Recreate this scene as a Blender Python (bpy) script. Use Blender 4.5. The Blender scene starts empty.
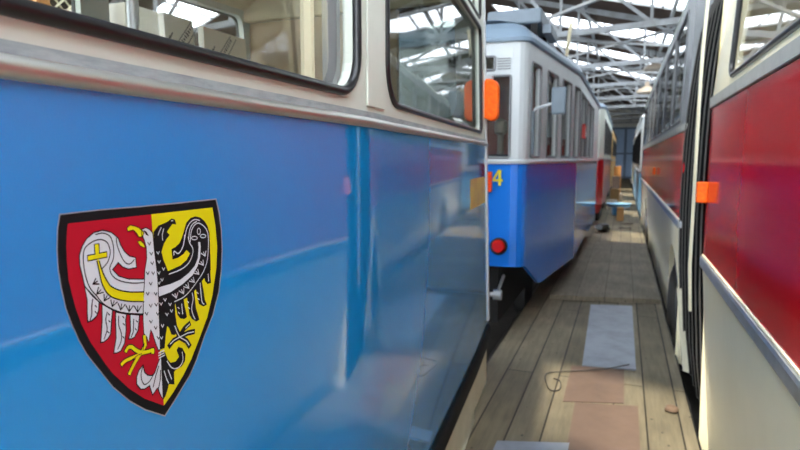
import bpy, math, random
from math import sin, cos, pi, radians, tan, sqrt, atan2
from mathutils import Vector
SC = bpy.context.scene
COL = SC.collection
random.seed(4)

# ------------------------------------------------------------------ camera, daylight, exposure
cam_d = bpy.data.cameras.new('camera')
cam_d.sensor_width = 36.0
cam_d.lens = 26.1
cam_d.clip_start = 0.02
cam_d.clip_end = 300
cam_d.dof.use_dof = True
cam_d.dof.focus_distance = 1.05
cam_d.dof.aperture_fstop = 6.0
cam = bpy.data.objects.new('camera', cam_d)
COL.objects.link(cam)
cam.location = (0, 0, 1.58)
cam.rotation_euler = (radians(90 - 6.5), 0, radians(21))
SC.camera = cam

world = bpy.data.worlds.new('overcast_sky')
SC.world = world
world.use_nodes = True
_bg = world.node_tree.nodes['Background']
_bg.inputs[0].default_value = (0.86, 0.93, 1.0, 1)
_bg.inputs[1].default_value = 3.2

sun_d = bpy.data.lights.new('sun', 'SUN')
sun_d.energy = 2.2
sun_d.angle = radians(3)
sun_d.color = (1.0, 0.9, 0.72)
sun = bpy.data.objects.new('sun', sun_d)
COL.objects.link(sun)
sun.rotation_euler = Vector((0.1, 0.36, -1)).to_track_quat('-Z', 'Y').to_euler()

SC.view_settings.view_transform = 'Standard'
SC.view_settings.look = 'None'
SC.view_settings.gamma = 1.0
SC.view_settings.use_curve_mapping = False
SC.view_settings.exposure = 1.8
SC.cycles.use_denoising = True
SC.cycles.max_bounces = 10
SC.cycles.transparent_max_bounces = 24
SC.cycles.sample_clamp_indirect = 8

# ------------------------------------------------------------------ materials
def lin(h):
    h = h.lstrip('#')
    c = [int(h[i:i + 2], 16) / 255 for i in (0, 2, 4)]
    return tuple((x / 12.92 if x <= .04045 else ((x + .055) / 1.055) ** 2.4) for x in c) + (1,)

def mat(name, col, rough=.5, metal=0., coat=0., noise=0., nscale=6., bump=0., bscale=60., spec=.5, dirt=None, stretch=None):
    m = bpy.data.materials.new(name)
    m.use_nodes = True
    nt = m.node_tree
    b = nt.nodes['Principled BSDF']
    c = lin(col) if isinstance(col, str) else col
    b.inputs['Base Color'].default_value = c
    b.inputs['Roughness'].default_value = rough
    b.inputs['Metallic'].default_value = metal
    b.inputs['Coat Weight'].default_value = coat
    b.inputs['Coat Roughness'].default_value = .04
    b.inputs['Specular IOR Level'].default_value = spec
    if noise or bump:
        tc = nt.nodes.new('ShaderNodeTexCoord')
        mp = nt.nodes.new('ShaderNodeMapping')
        nt.links.new(tc.outputs['Object'], mp.inputs[0])
        if stretch: mp.inputs['Scale'].default_value = stretch
    if noise:
        n = nt.nodes.new('ShaderNodeTexNoise')
        n.inputs['Scale'].default_value = nscale
        n.inputs['Detail'].default_value = 8
        n.inputs['Roughness'].default_value = .65
        nt.links.new(mp.outputs[0], n.inputs['Vector'])
        mx = nt.nodes.new('ShaderNodeMix')
        mx.data_type = 'RGBA'
        d = lin(dirt) if dirt else tuple(x * .55 for x in c[:3]) + (1,)
        mx.inputs[6].default_value = c
        mx.inputs[7].default_value = d
        r = nt.nodes.new('ShaderNodeMapRange')
        r.inputs[1].default_value = .42
        r.inputs[2].default_value = .75
        r.inputs[4].default_value = noise
        nt.links.new(n.outputs['Fac'], r.inputs[0])
        nt.links.new(r.outputs[0], mx.inputs[0])
        nt.links.new(mx.outputs[2], b.inputs['Base Color'])
        r2 = nt.nodes.new('ShaderNodeMapRange')
        r2.inputs[3].default_value = rough
        r2.inputs[4].default_value = min(1, rough + .25 * noise)
        nt.links.new(n.outputs['Fac'], r2.inputs[0])
        nt.links.new(r2.outputs[0], b.inputs['Roughness'])
    if bump:
        n2 = nt.nodes.new('ShaderNodeTexNoise')
        n2.inputs['Scale'].default_value = bscale
        n2.inputs['Detail'].default_value = 3
        nt.links.new(mp.outputs[0], n2.inputs['Vector'])
        bp = nt.nodes.new('ShaderNodeBump')
        bp.inputs['Strength'].default_value = bump
        bp.inputs['Distance'].default_value = .01
        nt.links.new(n2.outputs['Fac'], bp.inputs['Height'])
        nt.links.new(bp.outputs[0], b.inputs['Normal'])
    return m

def glass_mat(name, tint=(.94, .96, .95, 1), haze=0.0, hazecol=(.6, .62, .6, 1), refl=1.0):
    m = bpy.data.materials.new(name)
    m.use_nodes = True
    nt = m.node_tree
    nt.nodes.clear()
    out = nt.nodes.new('ShaderNodeOutputMaterial')
    tr = nt.nodes.new('ShaderNodeBsdfTransparent')
    tr.inputs[0].default_value = tint
    gl = nt.nodes.new('ShaderNodeBsdfGlossy')
    gl.inputs['Roughness'].default_value = .015
    gl.inputs[0].default_value = (refl, refl, refl, 1)
    lw = nt.nodes.new('ShaderNodeLayerWeight')        # same reflectance from both sides of the thin pane
    lw.inputs[0].default_value = .5
    pw = nt.nodes.new('ShaderNodeMath')
    pw.operation = 'POWER'
    pw.inputs[1].default_value = 4.2
    nt.links.new(lw.outputs['Facing'], pw.inputs[0])
    fr = nt.nodes.new('ShaderNodeMath')
    fr.operation = 'MULTIPLY_ADD'
    fr.inputs[1].default_value = .9
    fr.inputs[2].default_value = .08
    nt.links.new(pw.outputs[0], fr.inputs[0])
    mx = nt.nodes.new('ShaderNodeMixShader')
    nt.links.new(fr.outputs[0], mx.inputs[0])
    last = tr
    if haze:
        df = nt.nodes.new('ShaderNodeBsdfDiffuse')
        df.inputs[0].default_value = hazecol
        tc = nt.nodes.new('ShaderNodeTexCoord')
        n = nt.nodes.new('ShaderNodeTexNoise')
        n.inputs['Scale'].default_value = 3
        n.inputs['Detail'].default_value = 6
        nt.links.new(tc.outputs['Object'], n.inputs['Vector'])
        r = nt.nodes.new('ShaderNodeMapRange')
        r.inputs[1].default_value = .3
        r.inputs[2].default_value = .7
        r.inputs[3].default_value = haze * .5
        r.inputs[4].default_value = haze * 1.3
        nt.links.new(n.outputs['Fac'], r.inputs[0])
        m2 = nt.nodes.new('ShaderNodeMixShader')
        nt.links.new(r.outputs[0], m2.inputs[0])
        nt.links.new(tr.outputs[0], m2.inputs[1])
        nt.links.new(df.outputs[0], m2.inputs[2])
        last = m2
    nt.links.new(last.outputs[0], mx.inputs[1])
    nt.links.new(gl.outputs[0], mx.inputs[2])
    nt.links.new(mx.outputs[0], out.inputs[0])
    return m

def plank_mat(name, c1, c2, gap, length, width, mort, rough=.75):
    m = bpy.data.materials.new(name)
    m.use_nodes = True
    nt = m.node_tree
    b = nt.nodes['Principled BSDF']
    b.inputs['Roughness'].default_value = rough
    tc = nt.nodes.new('ShaderNodeTexCoord')
    mp = nt.nodes.new('ShaderNodeMapping')
    mp.inputs['Rotation'].default_value = (0, 0, radians(90))
    nt.links.new(tc.outputs['Object'], mp.inputs[0])
    br = nt.nodes.new('ShaderNodeTexBrick')
    br.inputs['Scale'].default_value = 1
    br.inputs['Brick Width'].default_value = length
    br.inputs['Row Height'].default_value = width
    br.inputs['Mortar Size'].default_value = mort
    br.inputs['Mortar Smooth'].default_value = .3
    br.inputs['Color1'].default_value = lin(c1)
    br.inputs['Color2'].default_value = lin(c2)
    br.inputs['Mortar'].default_value = lin(gap)
    br.offset = .37
    nt.links.new(mp.outputs[0], br.inputs['Vector'])
    mp2 = nt.nodes.new('ShaderNodeMapping')
    mp2.inputs['Scale'].default_value = (9, .8, 4)
    nt.links.new(tc.outputs['Object'], mp2.inputs[0])
    n = nt.nodes.new('ShaderNodeTexNoise')
    n.inputs['Scale'].default_value = 3
    n.inputs['Detail'].default_value = 9
    n.inputs['Roughness'].default_value = .7
    nt.links.new(mp2.outputs[0], n.inputs['Vector'])
    n3 = nt.nodes.new('ShaderNodeTexNoise')
    n3.inputs['Scale'].default_value = 1.7
    n3.inputs['Detail'].default_value = 6
    nt.links.new(tc.outputs['Object'], n3.inputs['Vector'])
    def mul(a, fac_out, lo, hi, a0=.35, a1=.7):
        r = nt.nodes.new('ShaderNodeMapRange')
        r.inputs[1].default_value = a0
        r.inputs[2].default_value = a1
        r.inputs[3].default_value = lo
        r.inputs[4].default_value = hi
        nt.links.new(fac_out, r.inputs[0])
        mx = nt.nodes.new('ShaderNodeMix')
        mx.data_type = 'RGBA'
        mx.blend_type = 'MULTIPLY'
        mx.inputs[0].default_value = 1
        nt.links.new(a, mx.inputs[6])
        nt.links.new(r.outputs[0], mx.inputs[7])
        return mx.outputs[2]
    c = mul(br.outputs['Color'], n.outputs['Fac'], .72, 1.15)
    c = mul(c, n3.outputs['Fac'], .75, 1.15)
    v = nt.nodes.new('ShaderNodeTexVoronoi')
    v.inputs['Scale'].default_value = 7
    mp3 = nt.nodes.new('ShaderNodeMapping')
    mp3.inputs['Scale'].default_value = (1.6, 1, 1)
    nt.links.new(tc.outputs['Object'], mp3.inputs[0])
    nt.links.new(mp3.outputs[0], v.inputs['Vector'])
    c = mul(c, v.outputs['Distance'], .35, 1.0, .05, .11)
    nt.links.new(c, b.inputs['Base Color'])
    bp = nt.nodes.new('ShaderNodeBump')
    bp.inputs['Strength'].default_value = .5
    bp.inputs['Distance'].default_value = .01
    nt.links.new(br.outputs['Fac'], bp.inputs['Height'])
    bp.invert = True
    nt.links.new(bp.outputs[0], b.inputs['Normal'])
    return m

M = {}
M['blue'] = mat('sky_blue_gloss_paint', '#0a84c9', .05, coat=.6, spec=.75, noise=.1, nscale=2.2)
M['blue_old'] = mat('blue_tram_paint', '#1f74d4', .1, noise=.12, nscale=2)
M['cream'] = mat('cream_paint', '#c8cfc4', .4, spec=.35, noise=.18, nscale=5)
M['cream_dirty'] = mat('weathered_cream_paint', '#d2ccb4', .75, spec=.1, noise=.4, nscale=3, dirt='#9a9278')
M['white'] = mat('white_tram_paint', '#c3c8c9', .4, noise=.15, nscale=4)
M['red'] = mat('red_gloss_paint', '#d20a1e', .1, spec=.4, noise=.06, nscale=2)
M['red_dark'] = mat('dark_red_tram_paint', '#9a1c24', .3, coat=.4, noise=.2)
M['tan'] = mat('tan_yellow_paint', '#d6ab6a', .45, noise=.25)
M['buscream'] = mat('bus_cream_paint', '#fff5d2', .3, noise=.12, nscale=3)
M['chrome'] = mat('polished_aluminium', '#cfcfca', .42, metal=1.0, noise=.2, nscale=20, stretch=(1, .2, 4))
M['alu'] = mat('brushed_aluminium', '#b9bcbd', .38, metal=.8, noise=.35, nscale=14, dirt='#84868a')
M['scuffed'] = mat('scuffed_grey_metal', '#9fb0b2', .4, noise=.7, nscale=35, dirt='#6f7e86', stretch=(1, .5, 2))
M['rubber'] = mat('black_rubber', '#16171b', .3, noise=.15, nscale=12)
M['bellows'] = mat('black_folding_rubber', '#121214', .85, spec=.08, noise=.3, nscale=5, dirt='#242321')
M['bellows_lit_edge'] = mat('lit_rubber_edge', '#5a5855', .7, spec=.2, noise=.3)  # pale tone stands in for light on the bellows' fold crests
M['alu_light'] = mat('pale_dull_aluminium', '#c2c1b9', .4, metal=.2, noise=.3, nscale=14, dirt='#9a9a95')
M['dark'] = mat('sooty_black_metal', '#0c0b0b', .8, noise=.5, nscale=6, dirt='#1d1916')
M['greyframe'] = mat('grey_inner_frame', '#77787a', .4, noise=.2)
M['interior'] = mat('olive_cream_lining', '#d3c9a8', .6, noise=.25, nscale=2)
M['interior_tan'] = mat('tan_bulkhead_board', '#bda684', .55, noise=.4, nscale=2, dirt='#7d6a50')
M['interior_floor'] = mat('brown_vehicle_floor', '#5b5048', .8, noise=.4)
M['interior_dark'] = mat('dark_reddish_lining', '#7a3a2c', .6, noise=.3)
M['roofgrey'] = mat('pale_blue_grey_roof_paint', '#8094a6', .45, noise=.3, nscale=3, dirt='#7d8c98')
M['boxgrey'] = mat('blue_grey_metal', '#69757f', .5, noise=.3)
M['orange'] = mat('orange_lens_plastic', '#ee5a00', .45, spec=.3, noise=.5, nscale=40, dirt='#ff9408')
M['redlens'] = mat('red_lens_plastic', '#c81e10', .2, coat=.6)
M['redorange'] = mat('red_orange_lens_plastic', '#f04a0c', .4, spec=.3, bump=.2)
M['yellow'] = mat('yellow_letter_paint', '#e8d51e', .4)
M['yellowfade'] = mat('faded_yellow_sticker', '#c9b25a', .35, noise=.8, nscale=9, dirt='#b58c78')
M['curtain'] = mat('cream_curtain_cloth', '#d9cfae', .9, noise=.3)
M['greypaint'] = mat('grey_window_band_paint', '#8c8f91', .3, noise=.3)
M['glass_tram'] = glass_mat('tinted_tram_glass', (.5, .54, .51, 1), refl=.62)
M['glass'] = glass_mat('window_glass')
M['glass_dusty'] = glass_mat('dusty_window_glass', (.84, .87, .85, 1), .05, refl=.55)
M['skyglass'] = glass_mat('skylight_glass', (.95, .97, 1, 1))
M['rubrail'] = mat('dull_black_rubber', '#141312', .7, spec=.2, noise=.3)
M['floor'] = plank_mat('worn_floor_boards', '#857b64', '#716853', '#302a21', 3.1, .19, .006)
M['platform'] = plank_mat('grey_platform_boards', '#7e7563', '#706756', '#463f34', 2.4, .3, .004)
M['concrete'] = mat('oily_dark_concrete', '#4a4540', .9, noise=.7, nscale=2, bump=.3, bscale=20)
M['steel'] = mat('galvanised_sheet_steel', '#858c95', .4, metal=.2, noise=.7, nscale=4, dirt='#5f646b')
M['hardboard'] = mat('pinkish_brown_hardboard', '#6c584b', .7, noise=.5, nscale=4, dirt='#54453b')
M['rail'] = mat('worn_rail_steel', '#6a625a', .4, metal=.8, noise=.5)
M['truss'] = mat('pale_grey_steel_paint', '#85888a', .6, noise=.6, nscale=3, dirt='#5e5852')
M['roofboard'] = mat('dark_brown_roof_boards', '#3c281a', .85, noise=.6, nscale=2, dirt='#2c211b', stretch=(.4, 4, 1))
M['wall'] = mat('pale_plaster_wall', '#b5b1a6', .9, noise=.4, nscale=1)
M['gate'] = mat('blue_grey_gate_paint', '#7f93ad', .6, noise=.3, nscale=1.5)
M['gatepost'] = mat('dark_blue_grey_steel', '#4b5868', .6, noise=.3)
M['board_white'] = mat('white_insulation_board', '#fbf8e8', .7, noise=.2, nscale=9, dirt='#d2ccb8')
M['ink'] = mat('grey_print', '#55544e', .8)
M['cabinet'] = mat('grey_cabinet_paint', '#b3ab9c', .5, noise=.2)
M['mesh'] = mat('cream_wire', '#d8cfae', .5, noise=.2)
M['wood'] = mat('orange_brown_wood', '#c98a4a', .6, noise=.4, nscale=4, stretch=(6, 6, .6))
M['sheet'] = mat('tan_dust_sheet', '#b7a383', .9, noise=.3, nscale=2)
M['bag'] = mat('black_plastic_bag', '#121214', .35)
M['tub'] = mat('pale_blue_plastic', '#7fb4d6', .4, noise=.2)
M['tubdeep'] = mat('blue_plastic', '#4f93c8', .4)
M['carton'] = mat('brown_cardboard', '#b08a58', .8, noise=.3)
M['paper'] = mat('crumpled_brown_paper', '#6f5a48', .85, noise=.4, nscale=12)
M['debris'] = mat('mixed_dusty_scrap', '#8f8578', .9, noise=.8, nscale=7, dirt='#4c453d')
M['cable'] = mat('dark_wire_insulation', '#3c352e', .6)
M['lampshade'] = mat('brass_lamp_enamel', '#85796a', .5, noise=.4)
CRM = {'e': mat('crest_grey_edge', '#7e8a92', .4), 'k': mat('crest_black', '#0c1014', .6, spec=.2), 'r': mat('crest_red', '#a80f26', .6, spec=.2),
       'y': mat('crest_yellow', '#d0cc06', .6, spec=.2), 'w': mat('crest_white', '#c6d0d6', .6, spec=.2)}

# ------------------------------------------------------------------ mesh helpers
WL = {}                                              # world position of every parent

class MB:
    def __init__(self): self.v = []; self.f = []; self.mi = []; self.cur = 0
    def face(self, idx): self.f.append(tuple(idx)); self.mi.append(self.cur)
    def pts(self, ps):
        n = len(self.v); self.v += [tuple(p) for p in ps]; return list(range(n, n + len(ps)))
    def box(self, x0, x1, y0, y1, z0, z1, sh=0.0):   # sh: y shear by x
        P = [(x, y + sh * x, z) for z in (z0, z1) for y in (y0, y1) for x in (x0, x1)]
        i = self.pts(P)
        for q in ((0, 2, 3, 1), (4, 5, 7, 6), (0, 1, 5, 4), (2, 6, 7, 3), (0, 4, 6, 2), (1, 3, 7, 5)): self.face([i[k] for k in q])
        return self
    def bar(self, a, b, w, h, up=(0, 0, 1)):         # rectangular bar from a to b
        a = Vector(a); b = Vector(b); d = (b - a).normalized(); up = Vector(up)
        if abs(d.dot(up)) > .98: up = Vector((1, 0, 0))
        s = d.cross(up).normalized(); u = s.cross(d).normalized()
        P = [p + s * (w / 2 * i) + u * (h / 2 * j) for p in (a, b) for i, j in ((-1, -1), (1, -1), (1, 1), (-1, 1))]
        i = self.pts(P)
        for q in ((3, 2, 1, 0), (4, 5, 6, 7), (0, 1, 5, 4), (1, 2, 6, 5), (2, 3, 7, 6), (3, 0, 4, 7)): self.face([i[k] for k in q])
        return self
    def tube(self, path, r, n=10, closed=False, caps=True):
        P = [Vector(p) for p in path]; L = len(P); rings = []; prev = None
        for k in range(L):
            if closed: t = (P[(k + 1) % L] - P[k - 1])
            else: t = P[min(k + 1, L - 1)] - P[max(k - 1, 0)]
            t.normalize()
            if prev is None:
                ref = Vector((0, 0, 1)) if abs(t.z) < .9 else Vector((1, 0, 0))
                u = t.cross(ref).normalized()
            else:
                u = (prev - t * prev.dot(t)).normalized()
            prev = u; w = t.cross(u)
            rr = r[k] if isinstance(r, (list, tuple)) else r
            rings.append(self.pts([P[k] + (u * cos(2 * pi * j / n) + w * sin(2 * pi * j / n)) * rr for j in range(n)]))
        for k in range(L if closed else L - 1):
            a = rings[k]; b = rings[(k + 1) % L]
            for j in range(n): self.face((a[j], a[(j + 1) % n], b[(j + 1) % n], b[j]))
        if not closed and caps:
            self.face(rings[0][::-1]); self.face(rings[-1])
        return self
    def lathe(self, c, prof, n=24, axis='z'):        # prof: (radius, height)
        rings = []
        for r, h in prof:
            ps = []
            for j in range(n):
                a = 2 * pi * j / n; x = r * cos(a); y = r * sin(a)
                p = {'z': (x, y, h), 'y': (x, h, y), 'x': (h, x, y)}[axis]
                ps.append((c[0] + p[0], c[1] + p[1], c[2] + p[2]))
            rings.append(self.pts(ps))
        for a, b in zip(rings, rings[1:]):
            for j in range(n): self.face((a[j], a[(j + 1) % n], b[(j + 1) % n], b[j]))
        self.face(rings[0][::-1]); self.face(rings[-1])
        return self
    def grid(self, rows, closed_u=False, closed_v=False):
        R = [self.pts(r) for r in rows]
        for k in range(len(R) if closed_v else len(R) - 1):
            a = R[k]; b = R[(k + 1) % len(R)]; n = len(a)
            for j in range(n if closed_u else n - 1): self.face((a[j], a[(j + 1) % n], b[(j + 1) % n], b[j]))
        return R
    def prism(self, poly, z0, z1):
        a = self.pts([(x, y, z0) for x, y in poly]); b = self.pts([(x, y, z1) for x, y in poly]); n = len(poly)
        self.face(a[::-1]); self.face(b)
        for j in range(n): self.face((a[j], a[(j + 1) % n], b[(j + 1) % n], b[j]))
        return self
    def build(self, name, mats, parent=None, smooth=False, bevel=0.0, kind=None):
        me = bpy.data.meshes.new(name)
        off = Vector(WL.get(parent.name, (0, 0, 0))) if parent else Vector((0, 0, 0))
        base = Vector((0, 0, 0))
        if parent is None and self.v:                # a thing that is one mesh: origin at its base
            xs, ys, zs = zip(*self.v)
            base = Vector(((min(xs) + max(xs)) / 2, (min(ys) + max(ys)) / 2, min(zs)))
            if kind == 'structure': base = Vector((0, 0, 0))
            off = base
        me.from_pydata([tuple(Vector(p) - off) for p in self.v], [], self.f)
        if not isinstance(mats, (list, tuple)): mats = [mats]
        for m in mats: me.materials.append(m)
        me.polygons.foreach_set('material_index', self.mi)
        if smooth: me.polygons.foreach_set('use_smooth', [True] * len(self.f))
        me.validate(); me.update()
        o = bpy.data.objects.new(name, me); COL.objects.link(o)
        if parent: o.parent = parent; WL[o.name] = tuple(off)
        else: o.location = base; WL[o.name] = tuple(base)
        if smooth:
            try:
                md = o.modifiers.new('split', 'EDGE_SPLIT'); md.split_angle = radians(40)
            except Exception: pass
        if bevel:
            md = o.modifiers.new('bevel', 'BEVEL'); md.width = bevel; md.segments = 2; md.limit_method = 'ANGLE'
        if kind: o['kind'] = kind
        return o

def thing(name, label, cat, loc, group=None):
    o = bpy.data.objects.new(name, None); COL.objects.link(o)
    o.location = loc; o.empty_display_size = .2
    WL[o.name] = tuple(loc)
    o['label'] = label; o['category'] = cat
    if group: o['group'] = group
    return o
def tag(o, label, cat, group=None):
    o['label'] = label; o['category'] = cat
    if group: o['group'] = group
    return o
def dup(root, off, label=None, group=None):           # copy of a thing with its parts and sub-parts
    r = root.copy(); COL.objects.link(r); r.location = Vector(root.location) + Vector(off)
    if label: r['label'] = label
    if group: r['group'] = group
    for ch in list(root.children):
        c = ch.copy(); COL.objects.link(c); c.parent = r
        for g in list(ch.children):
            d = g.copy(); COL.objects.link(d); d.parent = c
    return r

# a vehicle wall: a plan line that can be swept, pierced and glazed
class Wall:
    def __init__(self, path, tum=None, warp=None):
        self.p = [Vector((x, y)) for x, y in path]
        self.s = [0.0]
        for a, b in zip(self.p, self.p[1:]): self.s.append(self.s[-1] + (b - a).length)
        self.tum = tum or (lambda z: 0.0); self.warp = warp
        n = len(self.p); self.n = []
        seg = []
        for a, b in zip(self.p, self.p[1:]):
            t = (b - a).normalized(); seg.append(Vector((t.y, -t.x)))
        cl = (self.p[0] - self.p[-1]).length < 1e-6
        for k in range(n):
            a = seg[k - 1] if k else (seg[-1] if cl else seg[0])
            b = seg[k] if k < n - 1 else (seg[0] if cl else seg[-1])
            v = a + b
            self.n.append(v / max(.6, v.length ** 2 / 2))
        self.len = self.s[-1]
    def pos(self, s, z, d=0.0):
        s = min(max(s, 0), self.len)
        k = 0
        lo, hi = 0, len(self.s) - 1
        while hi - lo > 1:
            mid = (lo + hi) // 2
            if self.s[mid] <= s: lo = mid
            else: hi = mid
        k = lo
        f = (s - self.s[k]) / max(1e-9, self.s[k + 1] - self.s[k])
        p = self.p[k].lerp(self.p[k + 1], f); n = self.n[k].lerp(self.n[k + 1], f)
        d = d + self.tum(z)
        q = (p.x + n.x * d, p.y + n.y * d, z)
        return self.warp(*q) if self.warp else q
    def at(self, x, y):                               # arc length nearest to a plan point
        best = (1e9, 0); P = Vector((x, y))
        for k in range(len(self.p) - 1):
            a = self.p[k]; b = self.p[k + 1]; ab = b - a
            f = min(1, max(0, (P - a).dot(ab) / ab.length_squared))
            d = (a + ab * f - P).length
            if d < best[0]: best = (d, self.s[k] + f * ab.length)
        return best[1]
    def ss(self, s0, s1, step=0.6):
        k = [s0] + [s for s in self.s if s0 + 1e-5 < s < s1 - 1e-5] + [s1]
        out = []
        for a, b in zip(k, k[1:]):
            n = max(1, int((b - a) / step))
            out += [a + (b - a) * i / n for i in range(n)]
        return out + [s1]
    def xy(self, s): q = self.pos(s, 1.2); return q[0], q[1]

def sweep(mb, W, s0, s1, prof, closed=False, caps=False, step=.6):
    S = W.ss(s0, s1, step)
    rows = []
    for z, d in prof:
        rows.append([W.pos(s, z(*W.xy(s)) if callable(z) else z, d) for s in S])
    R = mb.grid(rows, closed_v=closed)
    if caps:
        mb.face([r[0] for r in R]); mb.face([r[-1] for r in R][::-1])
    return mb
def panel(mb, W, s0, s1, z0, z1, d=0.0, t=.03, step=.6):
    return sweep(mb, W, s0, s1, [(z0, d), (z1, d), (z1, d - t), (z0, d - t)], closed=True, caps=True, step=step)

def hole_loop(h, seg=7):
    s0, s1, z0, z1, r = h
    r = r if isinstance(r, (list, tuple)) else (r, r, r, r)      # lower-left, lower-right, upper-right, upper-left
    out = []
    for (cs, cz, a0, rr) in ((s0, z0, pi, r[0]), (s1, z0, 1.5 * pi, r[1]), (s1, z1, 0, r[2]), (s0, z1, .5 * pi, r[3])):
        ox = cs + (rr if cs == s0 else -rr); oz = cz + (rr if cz == z0 else -rr)
        for k in range(seg + 1):
            a = a0 + .5 * pi * k / seg
            out.append((ox + rr * cos(a), oz + rr * sin(a)))
    # extra points along the long edges keep bends true
    res = []
    for (a, b) in zip(out, out[1:] + out[:1]):
        res.append(a)
        L = math.hypot(b[0] - a[0], b[1] - a[1])
        for k in range(1, int(L / .25) + 1):
            f = k / (int(L / .25) + 1); res.append((a[0] + (b[0] - a[0]) * f, a[1] + (b[1] - a[1]) * f))
    return res

def cell(mb, W, s0, s1, z0, z1, h, t=.03, d=0.0):     # wall rectangle with one rounded opening
    lp = hole_loop(h); cs, cz = (h[0] + h[1]) / 2, (h[2] + h[3]) / 2
    outer = []
    for (s, z) in lp:
        dx, dz = s - cs, z - cz; k = 1e9; side = 0
        for (v, lo, hi, a, b) in ((dx, s0 - cs, s1 - cs, 3, 1), (dz, z0 - cz, z1 - cz, 0, 2)):
            if v > 1e-9 and hi / v < k: k = hi / v; side = b
            if v < -1e-9 and lo / v < k: k = lo / v; side = a
        outer.append((cs + dx * k, cz + dz * k, side))
    corner = {(0, 1): (s1, z0), (1, 2): (s1, z1), (2, 3): (s0, z1), (3, 0): (s0, z0)}
    for dd, flip in ((d, False), (d - t, True)):
        I = mb.pts([W.pos(s, z, dd) for s, z in lp]); O = mb.pts([W.pos(s, z, dd) for s, z, _ in outer])
        n = len(lp)
        for j in range(n):
            k = (j + 1) % n
            q = [O[j], O[k], I[k], I[j]]
            sa, sb = outer[j][2], outer[k][2]
            if sa != sb and (sa, sb) in corner:
                c = mb.pts([W.pos(*corner[(sa, sb)], dd)])[0]
                q = [O[j], c, O[k], I[k], I[j]]
            mb.face(q[::-1] if flip else q)
    a = mb.pts([W.pos(s, z, d) for s, z in lp]); b = mb.pts([W.pos(s, z, d - t) for s, z in lp])
    for j in range(len(lp)):
        k = (j + 1) % len(lp); mb.face((a[j], a[k], b[k], b[j]))
    return mb

def glazed_band(mb, W, s0, s1, z0, z1, holes, t=.03, d=0.0):   # strip between s0 and s1 with openings in order
    cur = s0
    hs = sorted(holes)
    for k, h in enumerate(hs):
        e0 = h[0] - .02; e1 = h[1] + .02
        if e0 > cur + 1e-4: panel(mb, W, cur, e0, z0, z1, d, t)
        cell(mb, W, e0, e1, z0, z1, h, t, d); cur = e1
    if cur < s1 - 1e-4: panel(mb, W, cur, s1, z0, z1, d, t)
    return mb

def window(parent, W, h, r, mframe, mglass, depth=.02, out=.0, name='window_frame', n=8, inner=None):
    lp = hole_loop(h)
    fr = MB(); fr.tube([W.pos(s, z, out) for s, z in lp], r, n, closed=True)
    if inner:                                         # inner reveal: (width, depth, material)
        w, dp, mm = inner
        hi = (h[0] + w, h[1] - w, h[2] + w, h[3] - w, .06)
        li = hole_loop(hi)
        k = min(len(lp), len(li))
        fr.cur = 1
        fr.tube([W.pos(s, z, -dp) for s, z in li], w * .6, 6, closed=True)
        f = fr.build(name, [mframe, mm], parent, smooth=True)
    else:
        f = fr.build(name, mframe, parent, smooth=True)
    g = MB(); i = g.pts([W.pos(s, z, -depth) for s, z in lp]); g.face(i)
    g.build('pane', mglass, f)
    return f
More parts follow.
